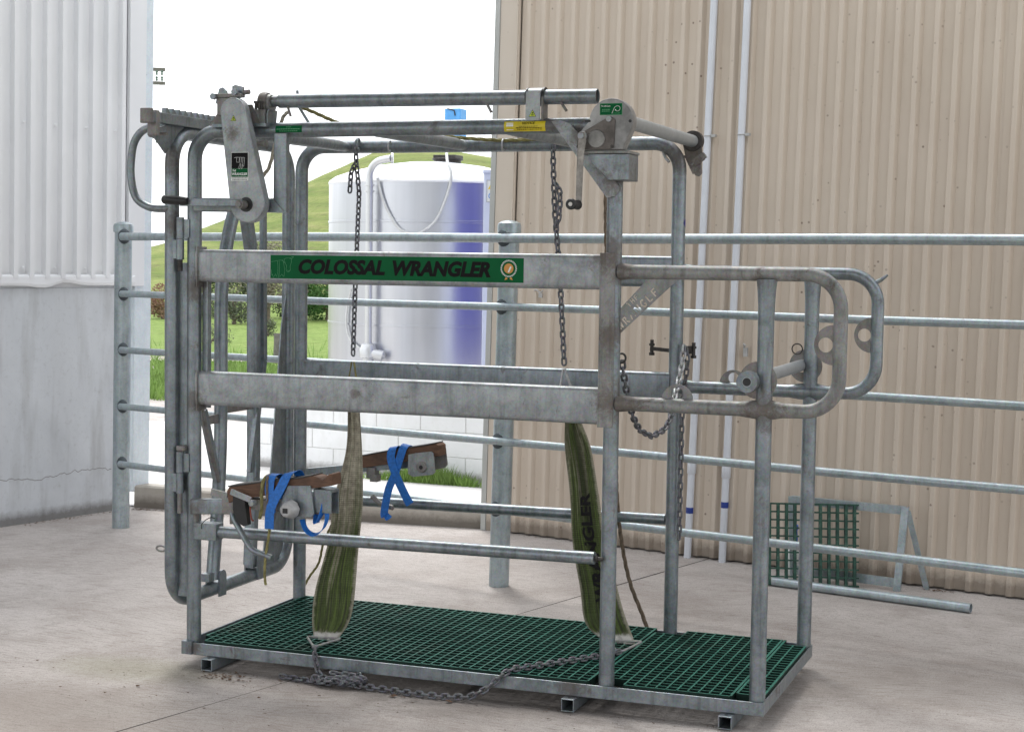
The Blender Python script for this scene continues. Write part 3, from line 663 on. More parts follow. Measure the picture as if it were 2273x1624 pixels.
# ------------------------------------------------------------------ bushes on the flat below the hill
def plant(name, u, d, w, h, label, cat, mat, n=1400, leaf=.05, trunk=.25, z0=0, clumps=11):
    if h > .5: w *= 1.6; h *= 1.7; n = int(n*1.7); leaf *= 1.15
    base = R(u, d, land(u, d)); t = thing(name, label, cat, base, 'bushes below the hill')
    rnd = random.Random(int(u*100)); mb = MB()
    cl = []
    for k in range(clumps):
        a = rnd.uniform(0, 2*PI); rr = rnd.random()**.6*w*.36; zz = trunk*h*.6 + rnd.random()*h*(1-trunk*.6)*.82
        cl.append((V((math.cos(a)*rr*(1.15-zz/h*.6), math.sin(a)*rr, zz)), rnd.uniform(.16,.30)*w))
    for k in range(n):
        c, r = rnd.choice(cl); dv = V((rnd.gauss(0,1), rnd.gauss(0,1), rnd.gauss(0,1))).normalized(); p = c + dv*r*(rnd.random()**.35)
        if p.z < .02: p.z = .02 + rnd.random()*.05
        x = V((rnd.gauss(0,1), rnd.gauss(0,1), rnd.gauss(0,1))).normalized(); y = x.orthogonal().normalized(); l = leaf*rnd.uniform(.6,1.3)
        b = base + p; mb.add([b - x*l, b + y*l*.5, b + x*l, b - y*l*.5], [(0,1,2,3)])
    obj('crown', mb, mat, t, fixn=False)
    mb = MB(); mb.tube([base, base+V((.02*w,0,trunk*h)), base+V((-.03*w,.02,h*.55))], [.03*w+.02,.022*w+.01,.01*w], 8)
    for k in range(5):
        c, r = cl[k % len(cl)]; mb.tube([base+V((0,0,trunk*h*.7)), base+c*.6+V((0,0,trunk*h*.2)), base+c], [.018*w+.006,.012*w+.004,.005*w], 6)
    obj('trunk', mb, M_BARK, t); return t
plant('bush', -8.35, 48, .8, 1.15, 'deep green bush below the hill, seen just right of the crush corner post', 'bush', L_GR, 1500, .035)
plant('bush', -7.2, 47, 1.1, 1.2, 'dark leafy bush below the hill between the bars of the head gate', 'bush', L_DK, 1800, .035)
plant('bush', -7.3, 43.5, .85, .75, 'low olive green bush spreading in front of the dark bush', 'bush', L_OL, 1500, .03, .1)
plant('small_tree', -6.5, 44, 1.45, 1.35, 'grey brown small tree with bare pale trunk below the hill', 'tree', L_GY, 1700, .032, .45)
plant('bush', -5.95, 46.5, .95, .80, 'blackish green bush behind the pale bare trunk', 'bush', L_DK, 1300, .035, .1)
plant('bush', -5.1, 46, 1.3, 1.10, 'bright green bushy tree beside the tank with yellowish tips', 'bush', L_GR, 2000, .035)
plant('bush', -5.45, 37, .5, .36, 'small grey green shrub alone on the grass left of the tank', 'bush', L_OL, 600, .022, .1)
plant('bush', -6.1, 33.5, .8, .30, 'flat olive shrub by the old timber post', 'bush', L_OL, 700, .022, .1)
plant('bush', -9.6, 45.5, .75, .62, 'reddish brown scrub at the far left beside the white shed', 'bush', L_RD, 1200, .03, .1)
plant('bush', -9.15, 47, .8, .75, 'pale grey brown scrub next to the reddish scrub', 'bush', L_GY, 1200, .03, .1)
pb = R(-4.12, 29.2, -.03); t = thing('timber_post', 'old grey timber strainer post standing in the pasture', 'post', pb)
mb = MB(); mb.tube([pb, pb+V((.01,0,.25)), pb+V((.0,0,.42))], [.085,.08,.075], 10); obj('post', mb, M_TIMBER, t)

# grass blades at the verge and a tuft against the block wall
mb = MB(); rnd = random.Random(3)
def blade(p, h, w=.012):
    a = rnd.uniform(0, 2*PI); dx = V((math.cos(a), math.sin(a), 0))*w; ln = V((rnd.gauss(0,.35), rnd.gauss(0,.35), 1))*h
    mb.add([p - dx, p + dx, p + ln*.6 + dx*.6, p + ln], [(0,1,2,3)])
for k in range(15000):
    d = 19.7 + abs(rnd.gauss(0, 3.6)); u = rnd.uniform(-.26, -.09)*d
    if 26.9 < d < 28.7: continue
    blade(R(u, d, -.03), rnd.uniform(.05, .16)*(1+d/40), .012)
g1 = struct(obj('verge_grass', mb, M_BLADE, fixn=False), 'stuff'); g1['label'] = 'green grass along the edge of the gravel verge'
mb = MB()
for k in range(1700):
    x = rnd.gauss(0, .30); blade(V((-1.32 + x, 5.66 + abs(rnd.gauss(0,.07)) - x*.09, .0)), rnd.uniform(.05,.16)*math.exp(-(x/.42)**2)+.02, .005)
g2 = struct(obj('grass_tuft', mb, M_BLADE, fixn=False), 'stuff'); g2['label'] = 'bright green grass tuft against the white block wall'

# ------------------------------------------------------------------ spare grate, stand, pipe, bottle by the wall
def grid_bars(mb, o, ux, uy, nx, ny, px, py, th, dp, miss=None, dirv=None):
    n = dirv
    for i in range(nx+1): mb.bar(o+ux*(i*px), o+ux*(i*px)+uy*(ny*py), th*1.5, dp, n)
    for j in range(ny+1): mb.bar(o+uy*(j*py)-ux*.003, o+uy*(j*py)+ux*(nx*px+.022), th*.8, dp*.92, n)
ga = F(4.10,.925,.0); gb = F(4.49,1.17,.0); gt = F(4.073,1.02,.447)
ux = (gb-ga).normalized(); uy = (gt-ga); uy = (uy - ux*uy.dot(ux)).normalized(); nn = ux.cross(uy)
t = thing('spare_grate', 'weathered green plastic grate square leaning against the galvanised stand', 'grate', ga)
mb = MB(); grid_bars(mb, ga+uy*.008, ux, uy, 10, 10, .0455, .0435, .0105, .036, None, nn); obj('mesh_panel', mb, M_GRATE2, t)
t = thing('leaning_stand', 'galvanised angle iron frame with a back strut standing by the tan wall', 'frame', F(4.5,1.25,0))
mb = MB(); w=.034
A = [F(4.06,1.235,.43), F(4.713,1.25,.432), F(4.70,1.22,.0), F(4.10,1.22,.0)]
obj('top_bar', MB().bar(A[0], A[1], .006, w*1.25).bar(A[0]+V((0,.02,.018)), A[1]+V((0,.02,.018)), .036, .005), G_FN, t)
obj('side_bar', MB().bar(A[1]+V((0,0,.02)), A[2], .036, .006, (0,1,0)).bar(A[1]+V((.018,.015,.02)), A[2]+V((.018,.015,0)), .005, .034, (0,1,0)), G_FN, t)
obj('side_bar', MB().bar(A[0]+V((0,0,.02)), A[3], .036, .006, (0,1,0)), G_FN, t)
obj('bottom_bar', MB().bar(A[3]+V((0,.004,.045)), A[2]+V((0,.004,.045)), .006, .05), G_FN, t)
obj('back_strut', MB().bar(F(4.725,1.26,.43), F(4.81,1.372,.0), .030, .008, (0,1,0)), G_FN, t)
t = thing('loose_pipe', 'galvanised steel pipe lying on the concrete in front of the leaning grate', 'pipe', F(4.6,.93,0))
obj('pipe', MB().tube([F(4.118,.934,.026), F(5.211,.931,.026)], .0242, 24, hollow=.86), G_FN, t)
bt = F(4.045,1.33,0); t = thing('spray_bottle', 'white bottle with a blue top behind the leaning grate', 'bottle', bt)
obj('bottle_body', MB().lathe([(0,.035),(.01,.04),(.12,.04),(.15,.03)], bt, (0,0,1), 16), M_WHITEV, t)
bb = obj('bottle_top', MB().lathe([(0,.022),(.05,.022),(.10,.018),(.125,.012)], bt+V((0,0,.15)), (0,0,1), 16).box(bt+V((-.02,-.05,.245)), bt+V((.02,.02,.275))), plain('blue_cap', (.02,.12,.6), .4, 0, .05, 5, 0), t)
# ================================================================== THE CATTLE CRUSH
CR = thing('cattle_crush', 'large galvanised cattle crush with green grate floor standing in the yard', 'cattle crush', (0,0,0))
def part(name, mb, mat=G_CR, parent=None, **k): return obj(name, mb, mat, parent or CR, **k)
YF, YB, X1, X2, X3 = .0388, .9945, .035, 1.860, 2.4475
ZR, ZRU, ZRL = 2.2435, 1.692, 1.192
L_, W_c = 2.48, 1.0327
TR_ = .0302
# base frame of angle iron
mb = MB()
mb.box((0,0,.055),(L_,.007,.106)); mb.box((.004,W_c-.007,.055),(L_-.004,W_c,.106))
mb.box((0,.007,.055),(.007,W_c-.007,.106)); mb.box((L_-.007,.007,.0551),(L_,W_c-.007,.1061))
for lo, hi in (((.007,.007,.056),(L_-.007,.05,.062)), ((.007,W_c-.05,.056),(L_-.007,W_c-.007,.062)), ((.007,.05,.0565),(.05,W_c-.05,.0625)), ((L_-.05,.05,.0565),(L_-.007,W_c-.05,.0625))): mb.box(lo, hi)
for x in (.62, 1.24, 1.81): mb.box((x,.05,.0568),(x+.04,W_c-.05,.066))
part('base_frame', mb, G_CR, bevel=.0025)
part('corner_stub', MB().rbar((.028,.012,.0575),(.028,.012,.112),.05,.05,.006,(0,1,0)))
for x in (.145, 1.73, 2.345):
    mb = MB(); a, b = V((x-.026,-.045,.004)), V((x+.026,1.075,.0535)); w = .0045
    mb.box((a.x,a.y,a.z),(b.x,b.y,a.z+w)); mb.box((a.x,a.y,b.z-w),(b.x,b.y,b.z)); mb.box((a.x,a.y+.0004,a.z+w),(a.x+w,b.y,b.z-w)); mb.box((b.x-w,a.y+.0004,a.z+w),(b.x,b.y,b.z-w))
    sk = part('skid', mb, G_CR, bevel=.002)
    part('bolt_hole', MB().cyl((x,-.022,b.z+.0003),(0,0,1),.0065,.0006,14), BLACK, sk)
# moulded green grates with square openings
def grate(x0, x1, y0, y1, notch):
    mb = MB(); p = .0415; nx = round((x1-x0)/p); ny = round((y1-y0)/p); px = (x1-x0)/nx; py = (y1-y0)/ny; zt, zb = .118, .084
    def clear(xa, xb, ya, yb): return not any(xb > n[0] and xa < n[1] and yb > n[2] and ya < n[3] for n in notch)
    def seg(ax, fixed, spans, th, top, bot):
        for a, b in spans:
            vs = []
            for z, t in ((bot, th*.72), (top, th)):
                if ax == 'y': vs += [(fixed-t/2,a,z),(fixed+t/2,a,z),(fixed+t/2,b,z),(fixed-t/2,b,z)]
                else: vs += [(a,fixed-t/2,z),(b,fixed-t/2,z),(b,fixed+t/2,z),(a,fixed+t/2,z)]
            mb.add(vs, [(3,2,1,0),(4,5,6,7),(0,1,5,4),(1,2,6,5),(2,3,7,6),(3,0,4,7)])
    def runs(n, step, start, test):
        out = []; cur = None
        for k in range(n):
            a = start + k*step; b = a + step
            if test(a, b): cur = [a, b] if cur is None else [cur[0], b]
            else:
                if cur: out.append(cur)
                cur = None
        if cur: out.append(cur)
        return out
    for i in range(nx+1):
        x = x0 + i*px; edge = i in (0, nx)
        seg('y', x, runs(ny, py, y0, lambda a, b: clear(x-.003, x+.003, a, b)), .0066 + .003*edge, zt, zb)
    for j in range(ny+1):
        y = y0 + j*py; edge = j in (0, ny)
        seg('x', y, runs(nx, px, x0, lambda a, b: clear(a, b, y-.003, y+.003)), .0066 + .003*edge, zt-.0014, zb+.003)
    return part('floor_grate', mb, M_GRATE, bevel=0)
grate(.062, 1.792, .016, 1.012, [(0,.078,0,.08)])
grate(1.812, 2.352, .016, 1.012, [(1.80,1.905,0,.075),(1.80,1.90,.955,1.05)])
grate(2.366, 2.466, .066, 1.012, [(2.40,2.5,.95,1.05)])

# front and back hoops (post - top rail - post in one bent tube)
def hoop(y): return fillet([(X1,y,.062),(X1,y,ZR),(X2,y,ZR),(X2,y,.062)], .115, 10)
part('front_hoop', MB().tube(hoop(YF), TR_, 28), origin=(X1,YF,.06))
part('back_hoop', MB().tube(hoop(YB), TR_, 28), origin=(X1,YB,.06))
for y in (YF, YB):
    part('rear_post', MB().tube([(X3,y,.062),(X3,y,1.1),(X3,y,1.45),(X3,y,1.58),(X3,y,1.64),(X3,y,1.672)], [TR_,TR_,TR_,TR_+.001,TR_+.005,TR_+.009], 28), origin=(X3,y,.06))
# side beams
for y0, z0, z1, mt in ((YF-.003, 1.622, 1.7565, G_CRL), (YF-.003, 1.109, 1.250, G_CRL), (YB+.003, 1.622, 1.7565, G_CR), (YB+.003, 1.115, 1.2525, G_CR)):
    part('side_beam', MB().rbar((X1+.022,y0,(z0+z1)/2),(X2-.02,y0,(z0+z1)/2),.058,z1-z0,.018,(0,0,1),5), mt, origin=(1,y0,z0))
for z0, z1 in ((1.60,1.768),(1.085,1.252)):
    part('beam_end_plate', MB().box((.066,-.002,z0),(.072,.075,z1)), G_RUST)
part('guide_channel', MB().box((.064,.052,1.095),(.104,.058,1.758)).box((.098,.030,1.10),(.1035,.0519,1.757)), G_CR)
mb = MB(); mb.box((X2-.038,.0010,1.100),(X2+.016,.0075,1.762)); mb.box((X2-.0445,.0012,1.100),(X2-.0382,.034,1.762))
part('cover_strip', mb, G_RUST, bevel=.0012)
# low swinging rails
for y, x0 in ((-.008, .0), (YB+.04, .0)):
    nm = 'side_gate_bar'
    b_ = part(nm, MB().tube([(.180,y,.586),(1.0,y,.593),(1.818,y,.600)], .0245, 24), origin=(.18,y,.586))
    part('sleeve', MB().box((.078,y-.033,.552),(.186,y+.033,.622)), G_CR, b_, bevel=.004)
    part('end_bolt', MB().cyl((1.816,y,.598),(1,0,0),.008,.035,12).hexnut((1.822,y,.598),(1,0,0),.014,.008), DARKSTEEL, b_)
# wire tie on the front sleeve
part('wire_tie', MB().tube(spline([(.12,-.045,.60),(.125,-.05,.62),(.145,-.05,.64),(.165,-.045,.65),(.175,-.03,.645)],5), .0020, 6), DARKSTEEL)

# roof cross tubes, flattened at their back ends
for x in (.285, .868, 1.43):
    part('cross_tube', MB().tube([(x,YF,2.236),(x,.55,2.240),(x,.86,2.242),(x,.94,2.240),(x+.004,YB-.012,2.238)], [.026,.026,.026,.022,.012], 20))
# hooks on the back rail
def hook(x, y, z, r=.014, w=.005, mat=G_CR, down=True):
    p = [(x,y-.028,z+.012),(x,y-.040,z+.022),(x,y-.055,z+.012),(x,y-.058,z-.010),(x,y-.050,z-.026),(x,y-.034,z-.022)]
    return part('chain_hook', MB().tube(spline(p,4), w, 10), mat)
for x in (.345, 1.301): hook(x, YB, ZR+.01, w=.0085)
for x in (.505, 1.06): hook(x, YB, ZR, w=.0042, mat=G_CHL)

# ------------------------------------------------------------------ head gate (hung on the crush's left end)
GX = -.068
part('gate_frame', MB().tube(fillet([(GX,.03,1.2),(GX,.03,.258),(GX,1.060,.258),(GX,1.060,2.245),(GX,.03,2.245)], [0,.135,.135,.135,.135], 10, True)[1:], .0302, 24, closed=True), G_CR)
part('gate_flat', MB().box((-.043,.040,.29),(.004,.046,1.70)), G_CR)
for z0, zm, z1 in ((1.655,1.800,1.905),(.640,.822,.915)):
    h = part('hinge', MB().cyl((-.013,.004,zm-.087),(0,0,1),.0165,.085,18).cyl((-.013,.004,zm),(0,0,1),.0165,.088,18), G_CR)
    part('hinge_pin', MB().cyl((-.013,.004,z0+.01),(0,0,1),.011,z1-z0-.04,14), DARKSTEEL if z0 > 1 else G_DK, h)
    part('hinge_tab', MB().box((-.013,.004,zm+.004),(.030,.012,zm+.080)).box((-.064,.006,zm-.083),(-.013,.014,zm-.006)), G_CR, h)
part('hinge_cap', MB().box((-.024,-.012,.912),(.016,.03,.936)), G_DK, bevel=.006)
# D-shaped pull handle at the rack end
part('pull_handle', MB().tube(spline([(-.062,.0,2.258),(-.13,.0,2.262),(-.19,.0,2.248),(-.232,.0,2.20),(-.248,.0,2.12),(-.246,.0,2.04),(-.222,.0,1.967),(-.162,.0,1.931),(-.10,.005,1.924),(-.062,.02,1.930)],5), .0165, 16), G_CR)
# ratchet rack
rk = part('ratchet_rack', MB().box((-.072,-.175,2.268),(-.032,.60,2.312)), G_CR, bevel=.003)
mb = MB()
for k in range(13):
    y = -.06 + k*.047; mb.prism([(-.062,y,2.3125),(-.062,y+.034,2.3125),(-.062,y+.012,2.335),(-.062,y+.002,2.334)], (.022,0,0))
part('rack_teeth', mb, G_CR, rk)
part('rack_end_block', MB().box((-.076,-.200,2.262),(-.028,-.172,2.322)).box((-.074,-.150,2.215),(-.030,-.122,2.318)), G_DK, rk, bevel=.004)
part('rack_bolt', MB().hexnut((-.082,-.10,2.225),(-1,0,0),.014,.012).cyl((-.10,-.10,2.225),(1,0,0),.007,.09,12), G_DK, rk)
part('corner_gusset', MB().prism([(GX,-.12,2.245),(GX,-.12,2.215),(GX,-.03,2.15),(GX,.03,2.20),(GX,.16,2.255),(GX,.25,2.274),(GX,.0,2.272)], (.008,0,0)), G_CR)
# head bail doors
part('bail_tube', MB().tube(fillet([(GX,.555,1.95),(GX,.432,1.735),(GX,.434,.80),(GX,.364,.30)], .25, 6), .0295, 20), G_CR)
part('bail_tube', MB().rbar((GX,.648,1.93),(GX,.724,1.667),.052,.052,.012,(0,1,0)).rbar((GX,.724,1.667),(GX,.731,.76),.052,.052,.012,(0,1,0)).rbar((GX,.731,.76),(GX,.700,.31),.052,.052,.012,(0,1,0)), G_CR)
part('bail_bar', MB().bar((GX+.02,.775,1.93),(GX+.02,.785,1.25),.02,.034,(0,1,0)).bar((GX+.02,.785,1.25),(GX+.02,.662,.745),.02,.034,(0,1,0)), G_CR)
part('bail_bar', MB().tube(spline([(GX+.02,.10,1.70),(GX+.02,.105,1.60),(GX+.02,.135,1.42),(GX+.02,.245,1.05),(GX+.02,.378,.735)],5), .011, 8), G_DK)
part('bail_bar', MB().bar((GX+.012,.262,1.06),(GX+.012,.385,.735),.02,.040,(0,1,0)), G_CR)
part('bail_plate', MB().prism([(GX,1.045,1.60),(GX,.985,1.40),(GX,.888,.735),(GX,.800,.232),(GX,.905,.232),(GX,1.00,.33),(GX,1.045,.45),(GX,1.06,1.60)], (.006,0,0)), G_CR)
for y0, y1, z in ((.30,.415,1.012),(.455,.705,1.050)): part('bail_tab', MB().box((GX-.006,y0,z-.020),(GX+.006,y1,z+.020)), G_DK, bevel=.003)
def flag(y, z0, z1, w=.03, x=GX-.034):
    poly = [(x,y-w,z0),(x,y-w,z1-w)] + [(x, y-w*math.cos(a), z1-w+w*math.sin(a)) for a in (.4,.8,1.2,1.57,1.95,2.35,2.75)] + [(x,y+w,z1-w),(x,y+w,z0)]
    return part('pivot_lug', MB().prism(poly, (.008,0,0)), G_CR)
flag(.392,.226,.342); flag(.392,.226,.342,x=GX+.030); flag(.735,.24,.365,.028); flag(.735,.24,.365,.028,GX+.030)
part('pivot_foot', MB().box((GX-.02,.300,.300),(GX+.02,.372,.335)).box((GX-.02,.690,.296),(GX+.02,.765,.334)), G_CR)
part('tether_eye', MB().tube([( -.098-.022+.020*math.cos(a)*(1.15), .03, .488+.0115*math.sin(a)) for a in [i*PI/9 for i in range(18)]], .0045, 8, closed=True), G_DK)

# ------------------------------------------------------------------ gear cover, crank and bracket at the front left
cy0, cy1 = -.082, -.036
def stadium(c0, r0, c1, r1, y, n=14):
    (xa, za), (xb, zb) = c0, c1; d = math.hypot(xb-xa, zb-za); ux, uz = (xb-xa)/d, (zb-za)/d; px, pz = -uz, ux
    th = math.asin((r1-r0)/d); out = []
    for k in range(n+1):
        a = PI/2+th + (PI-2*th)*k/n + 0; out.append((xa + r0*(ux*math.cos(a)+px*math.sin(a)), y, za + r0*(uz*math.cos(a)+pz*math.sin(a))))
    for k in range(n+1):
        a = -(PI/2+th) + (PI+2*th)*k/n - 0; out.append((xb + r1*(ux*math.cos(a)+px*math.sin(a)), y, zb + r1*(uz*math.cos(a)+pz*math.sin(a))))
    return out
cover = stadium((.281,2.312),.056,(.350,1.944),.079,cy0)
gc = part('gear_cover', MB().prism(cover, (0,cy1-cy0,0)), G_CRL, bevel=.004)
part('hub_hole', MB().cyl((.346,cy0-.0012,1.938),(0,1,0),.030,.003,24), BLACK, gc)
part('axle_boss', MB().cyl((.339,-.128,1.938),(0,1,0),.017,.06,20).hexnut((.339,-.134,1.938),(0,1,0),.012,.01), G_DK, gc)
ck = part('hand_crank', MB().box((.062,-.124,1.930),(.350,-.112,1.957)), G_CR, bevel=.002)
part('crank_grip', MB().lathe([(0,.013),(.006,.018),(.03,.0185),(.10,.017),(.115,.014)], (-.012,-.130,1.957),(1,0,-.06), 20), BLACK, ck)
br = part('crank_bracket', MB().rbar((.463,-.002,2.225),(.463,-.002,1.908),.036,.058,.006,(1,0,0)).rbar((.4330,-.002,1.937),(.065,-.002,1.940),.036,.057,.006), G_CR)
part('mitre_plate', MB().prism([(.428,-.024,1.908),(.492,-.024,1.908),(.431,-.024,1.966),(.428,-.024,1.966)], (0,.003,0)), G_CR, br)
part('adjuster_bolt', MB().hexnut((.395,-.03,2.186),(1,-.3,0),.016,.014).cyl((.35,-.028,2.186),(1,-.05,0),.012,.05,14), G_DK)
# clamp block on top and pillow block of the locking tube
tb = part('clamp_block', MB().box((.188,-.045,2.300),(.262,.02,2.372)).box((.180,-.05,2.372),(.300,-.01,2.388)), G_DK, bevel=.003)
part('clamp_ear', MB().prism([(.172,-.03,2.35),(.190,-.03,2.41),(.205,-.03,2.415),(.222,-.03,2.40),(.232,-.03,2.352)], (0,.012,0)), G_CR, tb)
part('clamp_ear', MB().prism([(.252,-.03,2.36),(.250,-.03,2.418),(.264,-.03,2.424),(.300,-.03,2.415),(.298,-.03,2.375)], (0,.012,0)), G_CR, tb)
for x, z in ((.178,2.376),(.276,2.392)): part('clamp_bolt', MB().hexnut((x,-.062,z),(0,1,0),.014,.014).cyl((x,-.05,z),(0,1,0),.008,.06,12), G_CR, tb)
part('clamp_bolt', MB().cyl((.290,-.02,2.392),(1,0,.1),.010,.035,12), G_DK, tb)
pbk = part('pillow_block', MB().lathe([(0,.030),(.006,.046),(.022,.048),(.036,.044),(.042,.03)], (.345,YF,2.352),(1,0,0), 28).box((.338,-.01,2.268),(.388,.085,2.325)), G_RUST, bevel=.002)
part('bearing_ring', MB().lathe([(0,.038),(.012,.036),(.014,.024)], (.386,YF,2.352),(1,0,0), 28), G_CRL, pbk)
for x in (.35,.376): part('block_bolt', MB().cyl((x,-.012,2.325),(0,0,1),.006,.03,10).hexnut((x,-.012,2.350),(0,0,1),.010,.008), DARKSTEEL, pbk)
part('mount_plate', MB().prism([(.392,.0,2.262),(.392,.0,2.310),(.398,.0,2.325),(.398,.07,2.325),(.392,.07,2.262)], (.006,0,0)).box((.15,-.02,2.255),(.40,.075,2.268)), G_CR)
part('gear_backplate', MB().prism([(.135,-.012,2.262),(.195,-.012,2.345),(.33,-.012,2.345),(.372,-.012,2.262)], (0,.008,0)), G_DK)
lt = part('locking_tube', MB().tube([(.395,YF,2.3615),(.43,YF,2.361),(.432,YF,2.361),(1.784,YF,2.352)], [.0225,.0225,.0285,.0285], 28, hollow=.88), G_CR)
part('bore_shade', MB().cyl((1.772,YF,2.352),(1,0,0),.0235,.004,20), DARKSTEEL, lt)  # dark disc paints the shade inside the tube end
part('tube_stub', MB().cyl((.372,YF,2.3615),(1,0,0),.018,.05,18), G_RUST, lt)
for x, dx in ((.475,.015),(1.338,.022),(1.640,.026)): part('rope_pin', MB().tube([(x,YF-.012,2.336),(x+dx*.4,YF-.014,2.320),(x+dx,YF-.016,2.298)], .0055, 10), G_DK, lt)
part('rope_rod', MB().tube([(.500,YF+.02,2.405),(.505,YF+.025,2.34),(.545,YF+.04,2.272)], .006, 10), G_CR)
bk = part('tube_bracket', MB().box((1.510,-.004,2.262),(1.568,.0015,2.372)).tube([(1.539+ .0,YF,2.356)]*0 or [(1.512,YF,2.3545),(1.567,YF,2.3545)], .0345, 28), G_CRL)
part('rubber_washer', MB().tube([(1.503,YF,2.3545),(1.509,YF,2.3545)], .036, 28).tube([(1.570,YF,2.3545),(1.577,YF,2.3545)], .037, 28), BLACK, bk)
part('side_plate', MB().box((1.571,.002,2.262),(1.578,.06,2.352)), G_DK, bk)

# ------------------------------------------------------------------ winch and its mount above the middle post
mb = MB(); mb.prism([(1.615,-.005,2.258),(1.650,-.005,2.262),(1.692,-.005,2.246),(1.775,-.005,2.150),(1.86,-.005,2.060),(1.872,-.005,2.030),(1.895,-.005,2.005),(1.872,-.005,1.975),(1.840,-.005,1.968)], (0,.009,0))
part('gusset_band', mb, G_CRL)
part('winch_box', MB().prism([(1.790,-.085,2.128),(1.947,-.085,2.128),(1.947,-.085,2.030),(1.868,-.085,2.030),(1.790,-.085,2.108)], (0,.13,0)), G_CR, bevel=.003)
part('winch_base', MB().box((1.752,-.10,2.1285),(1.950,.05,2.138)), G_RUST)
dc = (1.884, 2.245)
disc = [(dc[0]+.084*math.cos(a), -.112, dc[1]+.084*math.sin(a)) for a in [math.radians(-42+i*(222)/30) for i in range(31)]]
poly = disc + [(1.752,-.112,2.205),(1.748,-.112,2.150),(1.760,-.112,2.140),(1.930,-.112,2.140)]
wh = part('winch_housing', MB().prism([(1.930,-.112,2.140)] + disc[2:] + [(1.762,-.112,2.205),(1.752,-.112,2.150),(1.764,-.112,2.140)], (0,.055,0)), plain('grimy_zinc_cast', (.27,.268,.265), .45, .45, .35, 14), bevel=.004)
sp_ = plain('oily_side_plate', (.14,.125,.115), .5, .5, .4, 18)
part('side_plate', MB().prism([(1.754,-.118,2.150),(1.760,-.118,2.198),(1.784,-.118,2.210),(1.862,-.118,2.252),(1.886,-.118,2.260),(1.902,-.118,2.250),(1.898,-.118,2.150),(1.880,-.118,2.142),(1.764,-.118,2.142)], (0,.006,0)), sp_, wh, bevel=.0015)
part('ratchet_boss', MB().lathe([(0,.031),(.004,.034),(.006,.034)], (1.832,-.1245,2.180),(0,1,0), 26), plain('grimy_boss', (.24,.235,.225), .45, .4, .3, 20), wh)
part('axle_nut', MB().lathe([(0,.016),(.012,.018)], (1.783,-.146,2.190),(0,1,0), 22).hexnut((1.783,-.154,2.190),(0,1,0),.011,.009), G_CRL, wh)
part('axle_nut', MB().lathe([(0,.010),(.006,.011)], (1.879,-.1255,2.252),(0,1,0), 18), G_CRL, wh)
for x, z in ((1.762,2.212),(1.762,2.152),(1.893,2.152)): part('housing_bolt', MB().hexnut((x,-.124,z),(0,1,0),.0065,.006), DARKSTEEL, wh)
part('housing_slot', MB().cyl((1.958,-.1135,2.244),(0,1,0),.006,.003,12), BLACK, wh)
part('housing_slot', MB().box((1.784,-.1135,2.243),(1.806,-.111,2.250)), BLACK, wh)
wc = part('winch_crank', MB().prism([(1.774,-.146,2.205),(1.796,-.146,2.205),(1.800,-.146,2.17),(1.793,-.150,2.12),(1.788,-.152,1.94),(1.784,-.152,1.928),(1.772,-.152,1.928),(1.765,-.152,1.94),(1.767,-.150,2.12),(1.770,-.146,2.17)], (0,.005,0)), plain('dusty_crank', (.33,.31,.285), .5, .3, .35, 24), bevel=.001)
part('winch_grip', MB().lathe([(0,.0175),(.004,.0205),(.010,.0205),(.014,.0165),(.075,.0165),(.082,.0185),(.088,.016)], (1.776,-.243,1.936),(0,1,0), 24), BLACK, wc)
part('grip_pin', MB().cyl((1.776,-.2455,1.936),(0,1,0),.0075,.004,16), plain('pin_steel', (.55,.53,.5), .4, .4, .1), wc)
# cross shaft of the winch with bearing on the back hoop
ws = part('winch_shaft', MB().tube([(1.912,-.05,2.252),(1.912,.25,2.252),(1.912,1.02,2.252)], .0262, 26), plain('pale_shaft_pipe', (.31,.33,.34), .4, .35, .12, 16))
part('shaft_bearing', MB().lathe([(0,.034),(.004,.045),(.03,.046),(.034,.034)], (1.912,1.00,2.252),(0,1,0), 28), DARKSTEEL, ws)
part('shaft_clamp', MB().prism([(1.865,1.01,2.19),(1.885,1.01,2.175),(1.925,1.01,2.105),(1.940,1.01,2.10),(1.952,1.01,2.115),(1.950,1.01,2.16),(1.93,1.01,2.20)], (0,.02,0)).bar((1.925,.985,2.155),(1.965,.985,2.185),.022,.03), G_DK, ws, bevel=.002)
part('bearing_bracket', MB().prism([(1.870,1.008,2.235),(1.95,1.008,2.24),(1.955,1.008,2.20),(1.945,1.008,2.14),(1.915,1.008,2.11),(1.885,1.008,2.17)], (0,.01,0)), G_DK, ws)
part('clamp_bolt', MB().hexnut((1.958,.985,2.180),(1,0,.7),.014,.02).cyl((1.915,.985,2.145),(1,0,.7),.007,.07,10), G_RUST, ws)
part('rope_pin', MB().tube([(1.780,.99,2.222),(1.788,.985,2.205),(1.80,.98,2.18),(1.818,.975,2.162)], .0065, 10), G_CHL)

